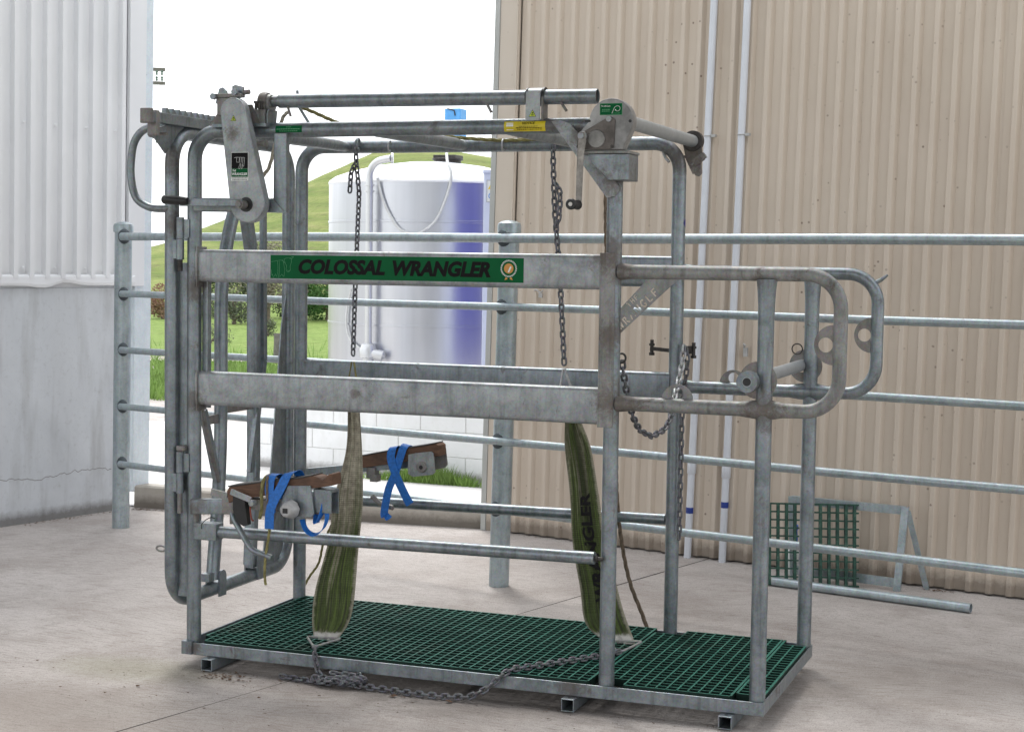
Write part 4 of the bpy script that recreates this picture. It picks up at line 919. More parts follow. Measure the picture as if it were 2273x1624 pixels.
# ------------------------------------------------------------------ rear race loops with flanges
for y, mt in ((YF, G_RUST), (YB, G_CR)):
    path = fillet([(X2+.022,y,ZRU),(2.720,y,ZRU),(2.720,y,ZRL),(X2+.022,y,ZRL)], .125, 10)
    rr = [.0262]*len(path); path = [path[0], path[0]+V((.05,0,0))] + path[1:-1] + [V((X3+.07,y,ZRL)), V((X3+.028,y,ZRL)), V((X3-.028,y,ZRL)), V((X3-.09,y,ZRL)), path[-1]+V((.06,0,0)), path[-1]]
    rr = [.034,.0275] + [.0262]*(len(path)-8) + [.028,.036,.036,.028,.0275,.034]
    part('race_loop', MB().tube(path, rr, 24), mt, origin=(X2,y,ZRL))
Ux, Uz = V((1,0,0)), V((0,0,1))
def holed(c, r, hc, hr, a0, a1, y, th=.007, mat=G_CRL, name='ring_lug'):
    # segment-shaped lug with a round hole
    n = 32; out = []; inn = []
    for k in range(n):
        a = 2*PI*k/n; inn.append(V((hc[0]+hr*math.cos(a), y, hc[1]+hr*math.sin(a))))
        # ray from hole centre to outline (circle cut by the chord a0/a1 side)
        dx, dz = math.cos(a), math.sin(a); ox, oz = hc[0]-c[0], hc[1]-c[1]; b = ox*dx+oz*dz; t = -b + math.sqrt(b*b - (ox*ox+oz*oz-r*r))
        cut = a1
        if cut is not None:
            ax_, lim = cut
            if ax_ == 'z' and dz < 0: t = min(t, (lim-hc[1])/dz)
            if ax_ == 'x' and dx > 0: t = min(t, (lim-hc[0])/dx)
        out.append(V((hc[0]+dx*t, y, hc[1]+dz*t)))
    return part(name, MB().ringplate(out, inn, (0,th,0)), mat)
for y in (YF, YB):
    holed((2.700,1.438),.074,(2.668,1.438),.027,0,('x',2.705),y-.004,mat=G_DK)
    holed((2.118,1.212),.061,(2.118,1.238),.0235,0,('z',1.214),y-.004,mat=G_RUST if y < .5 else G_DK)
    holed((2.425,1.300),.070,(2.41,1.300),.028,0,None,y-.010 if y<.5 else y+.002,mat=G_DK)
part('rump_bar', MB().tube([(2.405,-.075,1.300),(2.405,.5,1.301),(2.405,1.035,1.302)], .0245, 24, hollow=.62), plain('rubbed_pipe', (.31,.33,.345), .4, .45, .12, 14))
part('bore_shade', MB().cyl((2.405,-.0745,1.300),(0,1,0),.0165,.002,20), BLACK)  # black disc stands in for the shade inside the pipe
part('bar_collar', MB().tube([(2.405,-.078,1.300),(2.405,-.028,1.300)], .0385, 28, hollow=.48), G_CR)
part('split_ring', MB().tube([(2.39+.022*math.cos(a), .985, 1.372+.022*math.sin(a)) for a in [i*PI/10 for i in range(20)]], .0028, 8, closed=True), DARKSTEEL)
part('welded_spur', MB().tube([(2.705,YB,1.655),(2.735,YB-.005,1.672),(2.758,YB-.008,1.690)], [.010,.008,.005], 10), G_CR)
# latch arm with bolts on the back middle post
la = part('latch_arm', MB().bar((1.735,1.03,1.352),(1.84,1.03,1.344),.012,.016).bar((1.88,1.02,1.348),(1.925,1.02,1.352),.03,.035), DARKSTEEL)
for x, z in ((1.742,1.352),(1.93,1.345)): part('latch_bolt', MB().cyl((x,1.03,z-.028),(0,0,1),.008,.066,10).hexnut((x,1.03,z-.030),(0,0,1),.014,.012).hexnut((x,1.03,z+.012),(0,0,1),.014,.010), DARKSTEEL, la)

# stencil-cut gusset plate: THE WRANGLER
gp = [V(p) for p in ((1.888,.037,1.456),(1.888,.037,1.552),(1.998,.037,1.670),(2.105,.037,1.668),(2.105,.037,1.66))]
plate = part('lettered_gusset', MB().prism(gp, (0,.004,0)), G_RUST)
STROKE = {  # stencil letters as separate strokes on a 0..1 square
 'T':[((.5,0),(.5,.78)),((.05,.93),(.5,.93))], 'H':[((.15,0),(.15,1)),((.85,0),(.85,1)),((.28,.5),(.72,.5))],
 'E':[((.15,0),(.15,1)),((.30,.93),(.85,.93)),((.30,.5),(.7,.5))], 'W':[((.0,1),(.25,.08)),((.27,.1),(.48,.9)),((.52,.9),(.73,.1)),((.76,.08),(1.0,1))],
 'R':[((.15,0),(.15,1)),((.3,.93),(.75,.85)),((.75,.8),(.45,.5)),((.45,.42),(.85,0))], 'A':[((.05,0),(.45,.95)),((.55,.95),(.95,0))],
 'N':[((.1,0),(.1,.95)),((.18,.95),(.82,.05)),((.9,.05),(.9,1))], 'G':[((.9,.8),(.55,1)),((.5,1),(.12,.65)),((.1,.6),(.12,.3)),((.15,.25),(.5,0)),((.55,0),(.9,.25)),((.9,.3),(.55,.42))],
 'L':[((.2,0),(.2,1)),((.35,.06),(.85,.06))]}
def stencil(cut, text, org, dx, dz, w, h, gap, th):
    p = V(org)
    for ch in text:
        for (a, b), (c, d) in STROKE[ch]:
            A_ = p + dx*w*a + dz*h*b; B_ = p + dx*w*c + dz*h*d; t = (B_-A_).normalized(); s_ = V((t.z, 0, -t.x))*th/2
            cut.prism([A_-s_, A_+s_, B_+s_, B_-s_], (0,.05,0))
        p = p + dx*(w+gap)
    return cut
ang = math.atan2(1.655-1.456, 2.09-1.888); dx = V((math.cos(ang),0,math.sin(ang))); dz = V((-math.sin(ang),0,math.cos(ang)))
cut = MB(); o_ = V((1.890,.02,1.456))+dx*.010+dz*.007
stencil(cut, 'WRANGLE', o_, dx, dz, .0225, .030, .0085, .0056); stencil(cut, 'THE', o_+dx*.085+dz*.041, dx, dz, .0135, .020, .006, .0040)
co = obj('letter_cutter', cut, G_RUST)
bm_ = plate.modifiers.new('b', 'BOOLEAN'); bm_.object = co; bm_.operation = 'DIFFERENCE'; bm_.solver = 'EXACT'; bm_.use_self = True
dg = bpy.context.evaluated_depsgraph_get(); dg.update()
nm = bpy.data.meshes.new_from_object(plate.evaluated_get(dg)); plate.modifiers.clear(); plate.data = nm
bpy.data.objects.remove(co)

# ------------------------------------------------------------------ stickers and lettering
def text_mesh(s, size, bold=0.0, shear=0.0, width=None, height=None, align='LEFT'):
    cu = bpy.data.curves.new('t', 'FONT'); cu.body = s; cu.size = size; cu.offset = bold; cu.shear = shear; cu.align_x = align; cu.resolution_u = 3
    o = bpy.data.objects.new('t', cu); COL.objects.link(o); d = bpy.context.evaluated_depsgraph_get(); me = bpy.data.meshes.new_from_object(o.evaluated_get(d))
    vs = [v.co.copy() for v in me.vertices]; fs = [tuple(p.vertices) for p in me.polygons]; bpy.data.objects.remove(o); bpy.data.curves.remove(cu); bpy.data.meshes.remove(me)
    x0 = min(v.x for v in vs); x1 = max(v.x for v in vs); y0 = min(v.y for v in vs); y1 = max(v.y for v in vs)
    kx = width/(x1-x0) if width else 1; ky = height/(y1-y0) if height else (kx if width else 1)
    return [((v.x-x0)*kx, (v.y-y0)*ky) for v in vs], fs
def lettering(name, s, org, rt, upv, width, height, mat, parent, bold=0, shear=0, fn=None):
    vs, fs = text_mesh(s, 1, bold, shear, width, height); rt = V(rt); upv = V(upv); org = V(org); mb = MB()
    mb.add([fn(x, y) if fn else org + rt*x + upv*y for x, y in vs], fs); return obj(name, mb, mat, parent, fixn=False)
X, Z = V((1,0,0)), V((0,0,1))
def sticker(name, x0, x1, z0, z1, y, mat, parent=None, th=.0008): return part(name, MB().box((x0,y-th,z0),(x1,y,z1)), mat, parent)
yb_ = YF-.003-.029
st = sticker('name_sticker', .410, 1.508, 1.6425, 1.7375, yb_, M_GREEN)
lettering('lettering', 'COLOSSAL', (.538,yb_-.0013,1.6615), X, Z, .385, .061, M_BLKV, st, .05, .22)
lettering('lettering', 'WRANGLER', (.955,yb_-.0013,1.6605), X, Z, .418, .062, M_BLKV, st, .05, .22)
def polyline(name, pts, w, org, sx, sz, mat, parent, y):
    mb = MB()
    for (a, b), (c, d) in zip(pts, pts[1:]):
        A_ = V((org[0]+a*sx, y, org[1]+b*sz)); B_ = V((org[0]+c*sx, y, org[1]+d*sz)); t = (B_-A_).normalized(); s_ = V((t.z,0,-t.x))*w/2
        mb.prism([A_-s_-t*w*.3, A_+s_-t*w*.3, B_+s_+t*w*.3, B_-s_+t*w*.3], (0,-.0003,0))
    return mb
cow = [[(.0,.70),(.12,.72),(.3,.76),(.45,.78),(.55,.74)],[(.28,.74),(.31,.5),(.30,.2),(.34,.0)],[(.36,.74),(.38,.45),(.36,.05)],[(.55,.74),(.60,.45),(.62,.30),(.58,.05)],[(.0,.35),(.03,.1),(.06,.15),(.1,.0)],
       [(.58,.82),(.66,.86),(.80,.88),(.92,.84),(.92,.70),(.86,.50),(.88,.36),(.80,.26),(.72,.28),(.68,.38),(.70,.52),(.62,.70),(.58,.82)],[(.86,.86),(.95,.93),(1.02,.94),(.96,.86),(.92,.84)],[(.50,.80),(.56,.70),(.62,.66)],[(.73,.34),(.80,.31),(.86,.34)],[(.14,.06),(.2,.16),(.26,.04)],[(.40,.04),(.48,.16),(.56,.06)]]
mb = MB()
for pl in cow:
    q_ = polyline('c', pl, .0009, (.414,1.645), .100, .092, None, None, yb_-.0013); mb.add(q_.v, q_.f)
obj('cow_outline', mb, M_GREENL, st, fixn=False)
ec = (1.447, 1.697)
mb = MB()
for k in range(30):
    a = 2*PI*k/30; r0, r1 = .0275, .0335; a2 = a + .13
    mb.prism([V((ec[0]+r*math.cos(q), yb_-.0013, ec[1]+r*math.sin(q))) for r, q in ((r0,a),(r0,a+.10),(r1,a+.26),(r1,a+.14))], (0,-.0003,0))
obj('rosette_ring', mb, M_WHITEV, st)
obj('rosette_centre', MB().prism(circ((ec[0],yb_-.0013,ec[1]),.0195,X,Z,26), (0,-.0003,0)).prism([V((ec[0]-.017,yb_-.0013,ec[1]-.045)),V((ec[0]-.004,yb_-.0013,ec[1]-.040)),V((ec[0]-.008,yb_-.0013,ec[1]-.034)),V((ec[0]-.012,yb_-.0013,ec[1]-.034))],(0,-.0003,0)).prism([V((ec[0]+.017,yb_-.0013,ec[1]-.045)),V((ec[0]+.004,yb_-.0013,ec[1]-.040)),V((ec[0]+.008,yb_-.0013,ec[1]-.034)),V((ec[0]+.012,yb_-.0013,ec[1]-.034))],(0,-.0003,0)), M_ORANGE, st)
obj('rosette_mark', MB().prism([V((ec[0]-.004,yb_-.0019,ec[1]-.014)),V((ec[0]+.002,yb_-.0019,ec[1]-.015)),V((ec[0]+.012,yb_-.0019,ec[1]+.006)),V((ec[0]+.006,yb_-.0019,ec[1]+.009))],(0,-.0003,0)), M_WHITEV, st)
# curved stickers wrapped on the top rail
def wrap_sticker(name, x0, x1, zc, h, mat, lift=.0006, z_off=.006, parent=None):
    r = TR_+lift; a0 = math.asin(max(-.99,min(.99,(z_off-h/2)/r))); a1 = math.asin(max(-.99,min(.99,(z_off+h/2)/r))); mb = MB(); n = 8
    vs = [V((x, YF - r*math.cos(a0+(a1-a0)*k/n), ZR + r*math.sin(a0+(a1-a0)*k/n))) for k in range(n+1) for x in (x0, x1)]
    return part(name, mb.add(vs, [(2*k,2*k+1,2*k+3,2*k+2) for k in range(n)], True), mat, parent, fixn=False)
def on_rail(x0, z0, lift):            # maps flat print onto the rail's front
    def f(x, y):
        r = TR_+lift; zz = z0 + y; a = math.asin(max(-.99,min(.99,zz/r))); return V((x0+x, YF - r*math.cos(a), ZR + r*math.sin(a)))
    return f
ns = wrap_sticker('notice_sticker', 1.418, 1.586, ZR, .038, M_YEL, .0006, -.002)
lettering('lettering', 'NOTICE', (0,0,0), X, Z, .052, .0095, M_BLKV, ns, .03, .15, on_rail(1.492, .005, .0011))
def print_line(parent, mat, x0, x1, z0, z1, fn, seed):   # small illegible print, word by word
    rnd = random.Random(seed); mb = MB(); x = x0
    while x < x1:
        w = min(rnd.uniform(.003,.010), x1-x); a = [fn(x,z0),fn(x+w,z0),fn(x+w,z1),fn(x,z1)]; mb.add(a, [(0,1,2,3)]); x += w+.0016
    return obj('small_print', mb, mat, parent, fixn=False)
fr = on_rail(0, 0, .0011)
print_line(ns, M_BLKV, 1.480, 1.555, -.0035, -.0015, fr, 1); print_line(ns, M_BLKV, 1.468, 1.572, -.0095, -.0068, fr, 2); print_line(ns, M_BLKV, 1.472, 1.572, -.0150, -.0128, fr, 3)
mb = MB(); mb.add([fr(1.428,-.016),fr(1.456,-.016),fr(1.456,0),fr(1.456,.012),fr(1.428,.012),fr(1.428,0)], [(0,1,2,5),(5,2,3,4)]); obj('blank_square', mb, M_WHITEV, ns, fixn=False)
wsk = wrap_sticker('warning_sticker', .428, .548, ZR, .028, M_GREEN, .0006, .002)
print_line(wsk, M_GREENL, .476, .500, .0085, .011, fr, 4); print_line(wsk, M_GREENL, .434, .540, .0005, .0035, fr, 5); print_line(wsk, M_GREENL, .446, .528, -.0075, -.005, fr, 6)
# maker's sticker on the gear cover
yc = cy0; sx0, sx1 = .277, .356
ms = sticker('maker_sticker', sx0, sx1, 2.034, 2.148, yc, M_WHITEV)
sticker('dark_field', sx0+.002, sx1-.002, 2.083, 2.146, yc-.0008, M_BLKV, ms); sticker('green_field', sx0+.002, sx1-.002, 2.049, 2.0825, yc-.0008, M_GREEN, ms)
lettering('lettering', 'WRANGLER', (sx0+.005,yc-.0018,2.055), X, Z, .069, .011, M_WHITEV, ms, .03, .25)
lettering('lettering', 'THE', (sx0+.006,yc-.0018,2.070), X, Z, .018, .008, M_WHITEV, ms, .03, .25)
mb = MB()
for pl in ([(.1,.9),(.25,.95),(.95,.92),(.93,.55),(.88,.10)],[(.28,.93),(.3,.5),(.5,.5),(.52,.92)],[(.55,.9),(.58,.4),(.5,.2),(.45,-.05),(.55,-.1),(.6,.15),(.64,.4),(.68,-.08),(.76,-.05),(.78,.4),(.82,.1)],[(.7,.9),(.72,.5),(.8,.45),(.82,.9)]):
    q_ = polyline('c', pl, .0009, (sx0+.010,2.085), .055, .045, None, None, yc-.0018); mb.add(q_.v, q_.f)
obj('cow_outline', mb, M_WHITEV, ms, fixn=False)
fl = lambda x, z: V((x, yc-.0012, z))
print_line(ms, M_BLKV, sx0+.003, sx1-.003, 2.0430, 2.0455, fl, 7); print_line(ms, M_BLKV, sx0+.006, sx1-.006, 2.0370, 2.0392, fl, 8)
def hazard(x, z, s, y):
    h_ = part('hazard_sticker', MB().prism([V((x-s/2,y,z)),V((x+s/2,y,z)),V((x,y,z+s*.88))], (0,-.0008,0)), M_BLKV)
    i_ = s*.84; part('yellow_field', MB().prism([V((x-i_/2,y-.0008,z+s*.05)),V((x+i_/2,y-.0008,z+s*.05)),V((x,y-.0008,z+s*.05+i_*.87))], (0,-.0006,0)), M_LIME, h_)
    part('hand_mark', MB().prism([V((x-s*.13,y-.0014,z+s*.42)),V((x+s*.1,y-.0014,z+s*.38)),V((x+s*.14,y-.0014,z+s*.5)),V((x,y-.0014,z+s*.56))], (0,-.0004,0)).box((x-s*.2,y-.0018,z+s*.25),(x+s*.2,y-.0014,z+s*.32)).box((x-s*.15,y-.0018,z+s*.13),(x+s*.15,y-.0014,z+s*.18)), M_BLKV, h_)
hazard(.287, 2.2735, .026, cy0); hazard(1.5385, 2.276, .030, -.004)
ls = sticker('lift_sticker', 1.841, 1.927, 2.267, 2.310, -.112, M_GREENL)
sticker('green_field', 1.8422, 1.9258, 2.2682, 2.3088, -.1128, M_GREEN, ls)
lettering('lettering', 'To Lift Leg:', (1.846,-.1142,2.2955), X, Z, .036, .0075, M_WHITEV, ls, .02)
fl2 = lambda x, z: V((x, -.1142, z))
print_line(ls, M_GREENL, 1.850, 1.881, 2.2860, 2.2885, fl2, 9); print_line(ls, M_GREENL, 1.849, 1.880, 2.2800, 2.2825, fl2, 10); print_line(ls, M_GREENL, 1.892, 1.920, 2.2725, 2.2740, fl2, 11)
arr = [(1.888,2.2725),(1.896,2.291),(1.899,2.296)] + [(1.909+.0102*math.cos(a), 2.2905+.0095*math.sin(a)) for a in [math.radians(140-i*18) for i in range(16)]]
mb = polyline('c', arr, .0016, (0,0), 1, 1, None, None, -.1142); mb.prism([V((1.899,-.1142,2.2835)),V((1.905,-.1142,2.2845)),V((1.901,-.1142,2.2885))], (0,-.0003,0)); obj('turn_arrow', mb, M_WHITEV, ls, fixn=False)
# blue badge wrapped round the back middle post
mb = MB(); r = TR_+.0006; vs = []
for k in range(9):
    a = math.radians(-30 + k*8)
    for zz in (-1, 1): vs.append(V((X2 + r*math.cos(a), YB + r*math.sin(a)*1.0, 1.90 + zz*.018*math.sin(PI*(k+.5)/9))))
part('round_badge', mb.add(vs, [(2*k,2*k+2,2*k+3,2*k+1) for k in range(8)], True), M_BLUEV, fixn=False)

# ------------------------------------------------------------------ hoof blocks (leg rests) with their arms
def sub(p, off): return V((p[0], p[1]+off, p[2]))
y0 = -.085
top = [(.262,y0,.770),(.272,y0,.788),(.436,y0,.8175),(.595,y0,.843),(.655,y0,.8565),(.680,y0,.8515),(.696,y0,.843),(.712,y0,.853),(.726,y0,.868),(.738,y0,.868),(.742,y0,.822),(.655,y0,.806),(.560,y0,.792),(.425,y0,.760),(.310,y0,.738),(.272,y0,.722)]
hb = part('hoof_block', MB().prism(top, (0,.085,0)), M_WOOD, bevel=.003)
part('rubber_pad', MB().prism([(.270,y0-.002,.7885),(.436,y0-.002,.8180),(.595,y0-.002,.8435),(.655,y0-.002,.8570),(.655,y0-.002,.8610),(.595,y0-.002,.8485),(.436,y0-.002,.8230),(.268,y0-.002,.7935)], (0,.089,0)), plain('dark_rubber_pad', (.055,.052,.05), .7), hb)
part('side_plate', MB().prism([(.548,y0-.012,.812),(.650,y0-.012,.818),(.668,y0-.012,.705),(.655,y0-.012,.690),(.545,y0-.012,.690),(.500,y0-.012,.715)], (0,.010,0)), G_CR, hb, bevel=.002)
part('end_box', MB().box((.655,y0+.005,.708),(.735,y0+.012,.802)).box((.655,y0+.070,.700),(.735,y0+.078,.802)).box((.655,y0+.012,.790),(.735,y0+.070,.802)), G_CR, hb, bevel=.002)
part('under_rail', MB().box((.30,y0+.02,.700),(.70,y0+.065,.742)), G_DK, hb)
part('socket_cap', MB().lathe([(0,.022),(.004,.028),(.045,.040),(.050,.036),(.062,.030)], (.576,-.165,.722),(0,1,0), 9), plain('dull_white_zinc', (.42,.42,.42), .45, .3, .15, 30), hb)
part('socket_hole', MB().box((.563,-.1665,.711),(.585,-.1645,.731)), BLACK, hb)
part('mud_flap', MB().prism([(.300,-.10,.762),(.350,-.10,.765),(.368,-.10,.640),(.350,-.10,.634),(.318,-.10,.650),(.300,-.10,.700)], (0,.03,0)), BLACK, hb)
part('flat_lever', MB().bar((.305,-.125,.777),(.398,-.125,.748),.010,.024,(0,0,1)), G_CRL, hb, bevel=.002)
part('lever_boss', MB().lathe([(0,.011),(.004,.013),(.035,.013)], (.405,-.140,.737),(0,1,0), 16), G_CRL, hb)
part('red_clip', MB().tube(spline([(.40,-.135,.722),(.404,-.14,.70),(.41,-.14,.672),(.418,-.14,.668)],4), .0035, 8), plain('red_rusty_clip', (.22,.05,.03), .7), hb)
ar = part('swing_arm', MB().rbar((.075,-.035,.690),(.285,-.035,.705),.05,.062,.006), G_CR)
part('arm_knuckle', MB().box((.235,-.08,.675),(.292,.0,.745)), G_DK, ar, bevel=.004)
part('arm_tongue', MB().bar((.185,-.075,.762),(.262,-.075,.748),.012,.030,(0,0,1)), G_RUST, ar, bevel=.002)
part('release_handle', MB().tube(fillet([(.272,-.06,.700),(.285,-.075,.665),(.385,-.10,.540),(.487,-.11,.517)], .03, 6), .0125, 16), G_CR, ar)
part('pivot_pin', MB().cyl((.075,-.01,.62),(0,0,1),.012,.05,14).cyl((.262,-.04,.63),(0,0,1),.010,.05,14), G_DK, ar)
y1 = .905
top2 = [(.33,y1,.800),(.40,y1,.8165),(.52,y1,.8425),(.735,y1,.8850),(.770,y1,.894),(.785,y1,.885),(.788,y1,.838),(.762,y1,.836),(.745,y1,.826),(.60,y1,.800),(.42,y1,.765),(.33,y1,.752)]
hb2 = part('hoof_block', MB().prism(top2, (0,.085,0)), M_WOOD, bevel=.003)
part('rubber_pad', MB().prism([(.33,y1-.002,.8005),(.52,y1-.002,.8430),(.735,y1-.002,.8855),(.770,y1-.002,.8945),(.770,y1-.002,.8990),(.735,y1-.002,.8905),(.52,y1-.002,.848),(.33,y1-.002,.8055)], (0,.089,0)), plain('dark_rubber_pad2', (.03,.03,.03), .6), hb2)
part('side_plate', MB().prism([(.640,y1-.012,.838),(.672,y1-.012,.846),(.752,y1-.012,.858),(.764,y1-.012,.850),(.772,y1-.012,.765),(.760,y1-.012,.753),(.665,y1-.012,.738),(.640,y1-.012,.75)], (0,.008,0)), G_CRL, hb2)
part('side_plate', MB().prism([(.700,y1+.080,.838),(.785,y1+.080,.865),(.795,y1+.080,.790),(.782,y1+.080,.775),(.70,y1+.080,.755)], (0,.008,0)), G_DK, hb2)
part('socket_boss', MB().lathe([(0,.022),(.003,.025),(.012,.027)], (.708,y1-.022,.785),(0,1,0), 20), G_DK, hb2); part('socket_hole', MB().cyl((.708,y1-.0235,.785),(0,1,0),.0095,.003,12), BLACK, hb2)
part('under_rail', MB().bar((.10,y1+.045,.720),(.66,y1+.045,.795),.04,.038), G_CR, hb2)
part('stop_block', MB().box((.42,y1+.01,.715),(.462,y1+.06,.765)).box((.44,y1+.005,.700),(.475,y1+.05,.735)), G_DK, hb2)
part('release_handle', MB().tube(fillet([(.44,y1+.03,.63),(.475,y1+.03,.600),(.555,y1+.01,.585)], .03, 5), .012, 14), G_DK, hb2)

# ================================================================== slings, straps, chains and ropes
link_cache = {}
def chain(name, parent, path, pitch, width, wire, mat, phase=0, twist=0.0):
    P_ = [V(p) for p in path]; key = (round(pitch,4), round(width,4), round(wire,4), mat.name)
    if key not in link_cache:
        L2 = (pitch + 2*wire - wire)/2; R_ = (width-wire)/2; R_ = max(R_, wire*1.05); st_ = max(L2 - R_, .0005)
        pts = [V((0, R_*math.sin(a), st_ + R_*math.cos(a))) for a in [PI/2 - i*PI/7 for i in range(8)]] + [V((0, -R_*math.sin(a), -st_ - R_*math.cos(a))) for a in [PI/2 - i*PI/7 for i in range(8)]]
        me_o = obj('chain_link', MB().tube(pts, wire*.5*1.25, 8, closed=True), mat); link_cache[key] = me_o.data; bpy.data.objects.remove(me_o)
    me = link_cache[key]; seg = [(P_[i+1]-P_[i]).length for i in range(len(P_)-1)]; tot = sum(seg); n = max(1, int(tot/pitch)); po = wloc(parent)
    def at(s):
        for i, l in enumerate(seg):
            if s <= l or i == len(seg)-1: return P_[i].lerp(P_[i+1], min(1.0, s/l))
            s -= l
    for k in range(n):
        a, b = at(k*pitch), at(min(tot, (k+1)*pitch)); t = (b-a).normalized(); x = t.cross(V((0,1,0)) if abs(t.y) < .9 else V((0,0,1))).normalized(); y = t.cross(x)
        m_ = Matrix((x, y, t)).transposed().to_4x4(); rot = Matrix.Rotation(PI/2*((k+phase) % 2) + .25 + twist*k, 4, 'Z')
        o = bpy.data.objects.new('chain_link', me); link(o, parent); o.matrix_local = Matrix.Translation((a+b)/2 - po) @ m_ @ rot
def lerp_row(rows, t):
    f = t*(len(rows)-1); i = min(int(f), len(rows)-2); return rows[i].lerp(rows[i+1], f-i)
def belt(parent, Ls, Rs, seed, wr, thick=.005):
    Lq = spline(Ls, 6); Rq = spline(Rs, 6); rnd = random.Random(seed); ph = [rnd.uniform(0, 6) for _ in range(6)]
    def S(u, t, side=0):
        a, b = lerp_row(Lq, t), lerp_row(Rq, t); p = a.lerp(b, u); w = (b-a).length
        pin = max(0, 1 - w/.17); amp = wr*(.25 + 1.6*pin) 
        dy = amp*(math.sin(u*17+ph[0]+t*1.2)*.6 + math.sin(u*31+ph[1]-t*2)*.3 + math.sin(u*9+ph[2]+t*5)*.4) + .012*math.sin(u*PI)*-1
        edge = .0035*math.sin(t*23+ph[3]+u*3)
        return p + V((edge, dy + side, 0))
    me = MB(); nu, nv = 34, 90
    vs = []; 
    for sd_ in (0, thick):
        vs += [S(i/nu, j/nv, sd_) for j in range(nv+1) for i in range(nu+1)]
    w = nu+1; N = (nu+1)*(nv+1); fs = [(j*w+i, j*w+i+1, (j+1)*w+i+1, (j+1)*w+i) for j in range(nv) for i in range(nu)]
    fs += [tuple(N+q for q in f[::-1]) for f in fs]
    fs += [(j*w, (j+1)*w, N+(j+1)*w, N+j*w) for j in range(nv)] + [(j*w+nu, N+j*w+nu, N+(j+1)*w+nu, (j+1)*w+nu) for j in range(nv)] + [(nv*w+i, nv*w+i+1, N+nv*w+i+1, N+nv*w+i) for i in range(nu)]
    me.add(vs, fs, True); o = obj('belt', me, M_BELT if seed == 5 else M_BELT2, parent, fixn=False)
    uvl = o.data.uv_layers.new(name='UVMap'); 
    for lp in o.data.loops:
        v = lp.vertex_index % N; uvl.data[lp.index].uv = ((v % w)/nu, (v//w)/nv)
    return S, o
s1 = thing('lifting_sling', 'mossy webbing belly sling nearest the head gate', 'sling', (.345,.95,2.25), 'slings hanging in the crush')
chain('c', s1, [(.345,.935,2.232),(.349,.925,2.19),(.375,.908,2.024),(.427,.771,1.674),(.490,.617,1.285)], .0285, .0262, .0068, G_CH)
chain('c', s1, [(.352,.925,2.165),(.330,.915,2.13),(.328,.905,2.02)], .0285, .0262, .0068, G_CH, 1)
part('top_ring', MB().tube([(.484,.617,1.27),(.496,.617,1.27),(.522,.588,1.195),(.520,.588,1.185),(.486,.588,1.185),(.484,.588,1.195)], .0045, 8, closed=True), M_ROPEY, s1)
belt(s1, [(.490,.595,1.205),(.500,.565,1.14),(.514,.534,1.065),(.530,.468,.894),(.520,.394,.706),(.519,.322,.521),(.505,.251,.338),(.511,.195,.195),(.535,.172,.134)],
     [(.515,.595,1.205),(.535,.565,1.14),(.555,.535,1.067),(.609,.469,.898),(.643,.397,.713),(.668,.326,.531),(.680,.256,.351),(.683,.201,.209),(.640,.172,.134)], 5, .007)
tri = lambda c, w, h, y: [(c[0]-w,c[1],c[2]),(c[0]+w,c[1],c[2]),(c[0]+w*.15,c[1]-y,c[2]-h),(c[0]-w*.15,c[1]-y,c[2]-h)]
part('triangle_ring', MB().tube(fillet([V(p) for p in [(.505,.165,.138),(.665,.165,.145),(.60,.065,.128),(.585,.065,.128)]], .012, 4, True), .0052, 10, closed=True), G_RUST, s1)
s2 = thing('lifting_sling', 'mossy belly sling with dark lettering hanging beside the middle post', 'sling', (1.301,.95,2.25), 'slings hanging in the crush')
chain('c', s2, [(1.301,.94,2.238),(1.303,.93,2.20),(1.320,.915,1.95),(1.358,.885,1.688),(1.412,.81,1.265)], .0295, .0285, .0075, G_CH, 1)
chain('c', s2, [(1.325,.905,2.07),(1.352,.895,2.03),(1.352,.885,1.92),(1.334,.885,1.87)], .0295, .0285, .0075, G_CH)
part('top_ring', MB().tube([(1.410,.80,1.262),(1.418,.80,1.262),(1.458,.785,1.165),(1.450,.785,1.155),(1.402,.785,1.155),(1.398,.785,1.165)], .0055, 8, closed=True), G_CHL, s2)
L2 = [(1.400,.785,1.175),(1.415,.78,1.11),(1.428,.769,1.038),(1.444,.746,.914),(1.475,.711,.725),(1.508,.676,.537),(1.549,.641,.352),(1.590,.614,.206),(1.670,.600,.140)]
R2 = [(1.458,.785,1.175),(1.480,.78,1.11),(1.505,.770,1.041),(1.555,.747,.920),(1.610,.712,.733),(1.648,.678,.547),(1.717,.644,.366),(1.767,.617,.222),(1.812,.600,.135)]
S2, b2 = belt(s2, L2, R2, 11, .008)
lettering('lettering', 'WRANGLER', (0,0,0), X, Z, 1, 1, M_BLKV, s2, .035, 0, lambda x, y: S2(.74-.34*y, .80 - .31*x, -.0035))
part('triangle_ring', MB().tube(fillet([V(p) for p in [(1.68,.585,.142),(1.845,.60,.150),(1.79,.49,.128),(1.77,.49,.128)]], .012, 4, True), .0052, 10, closed=True), G_RUST, s2)

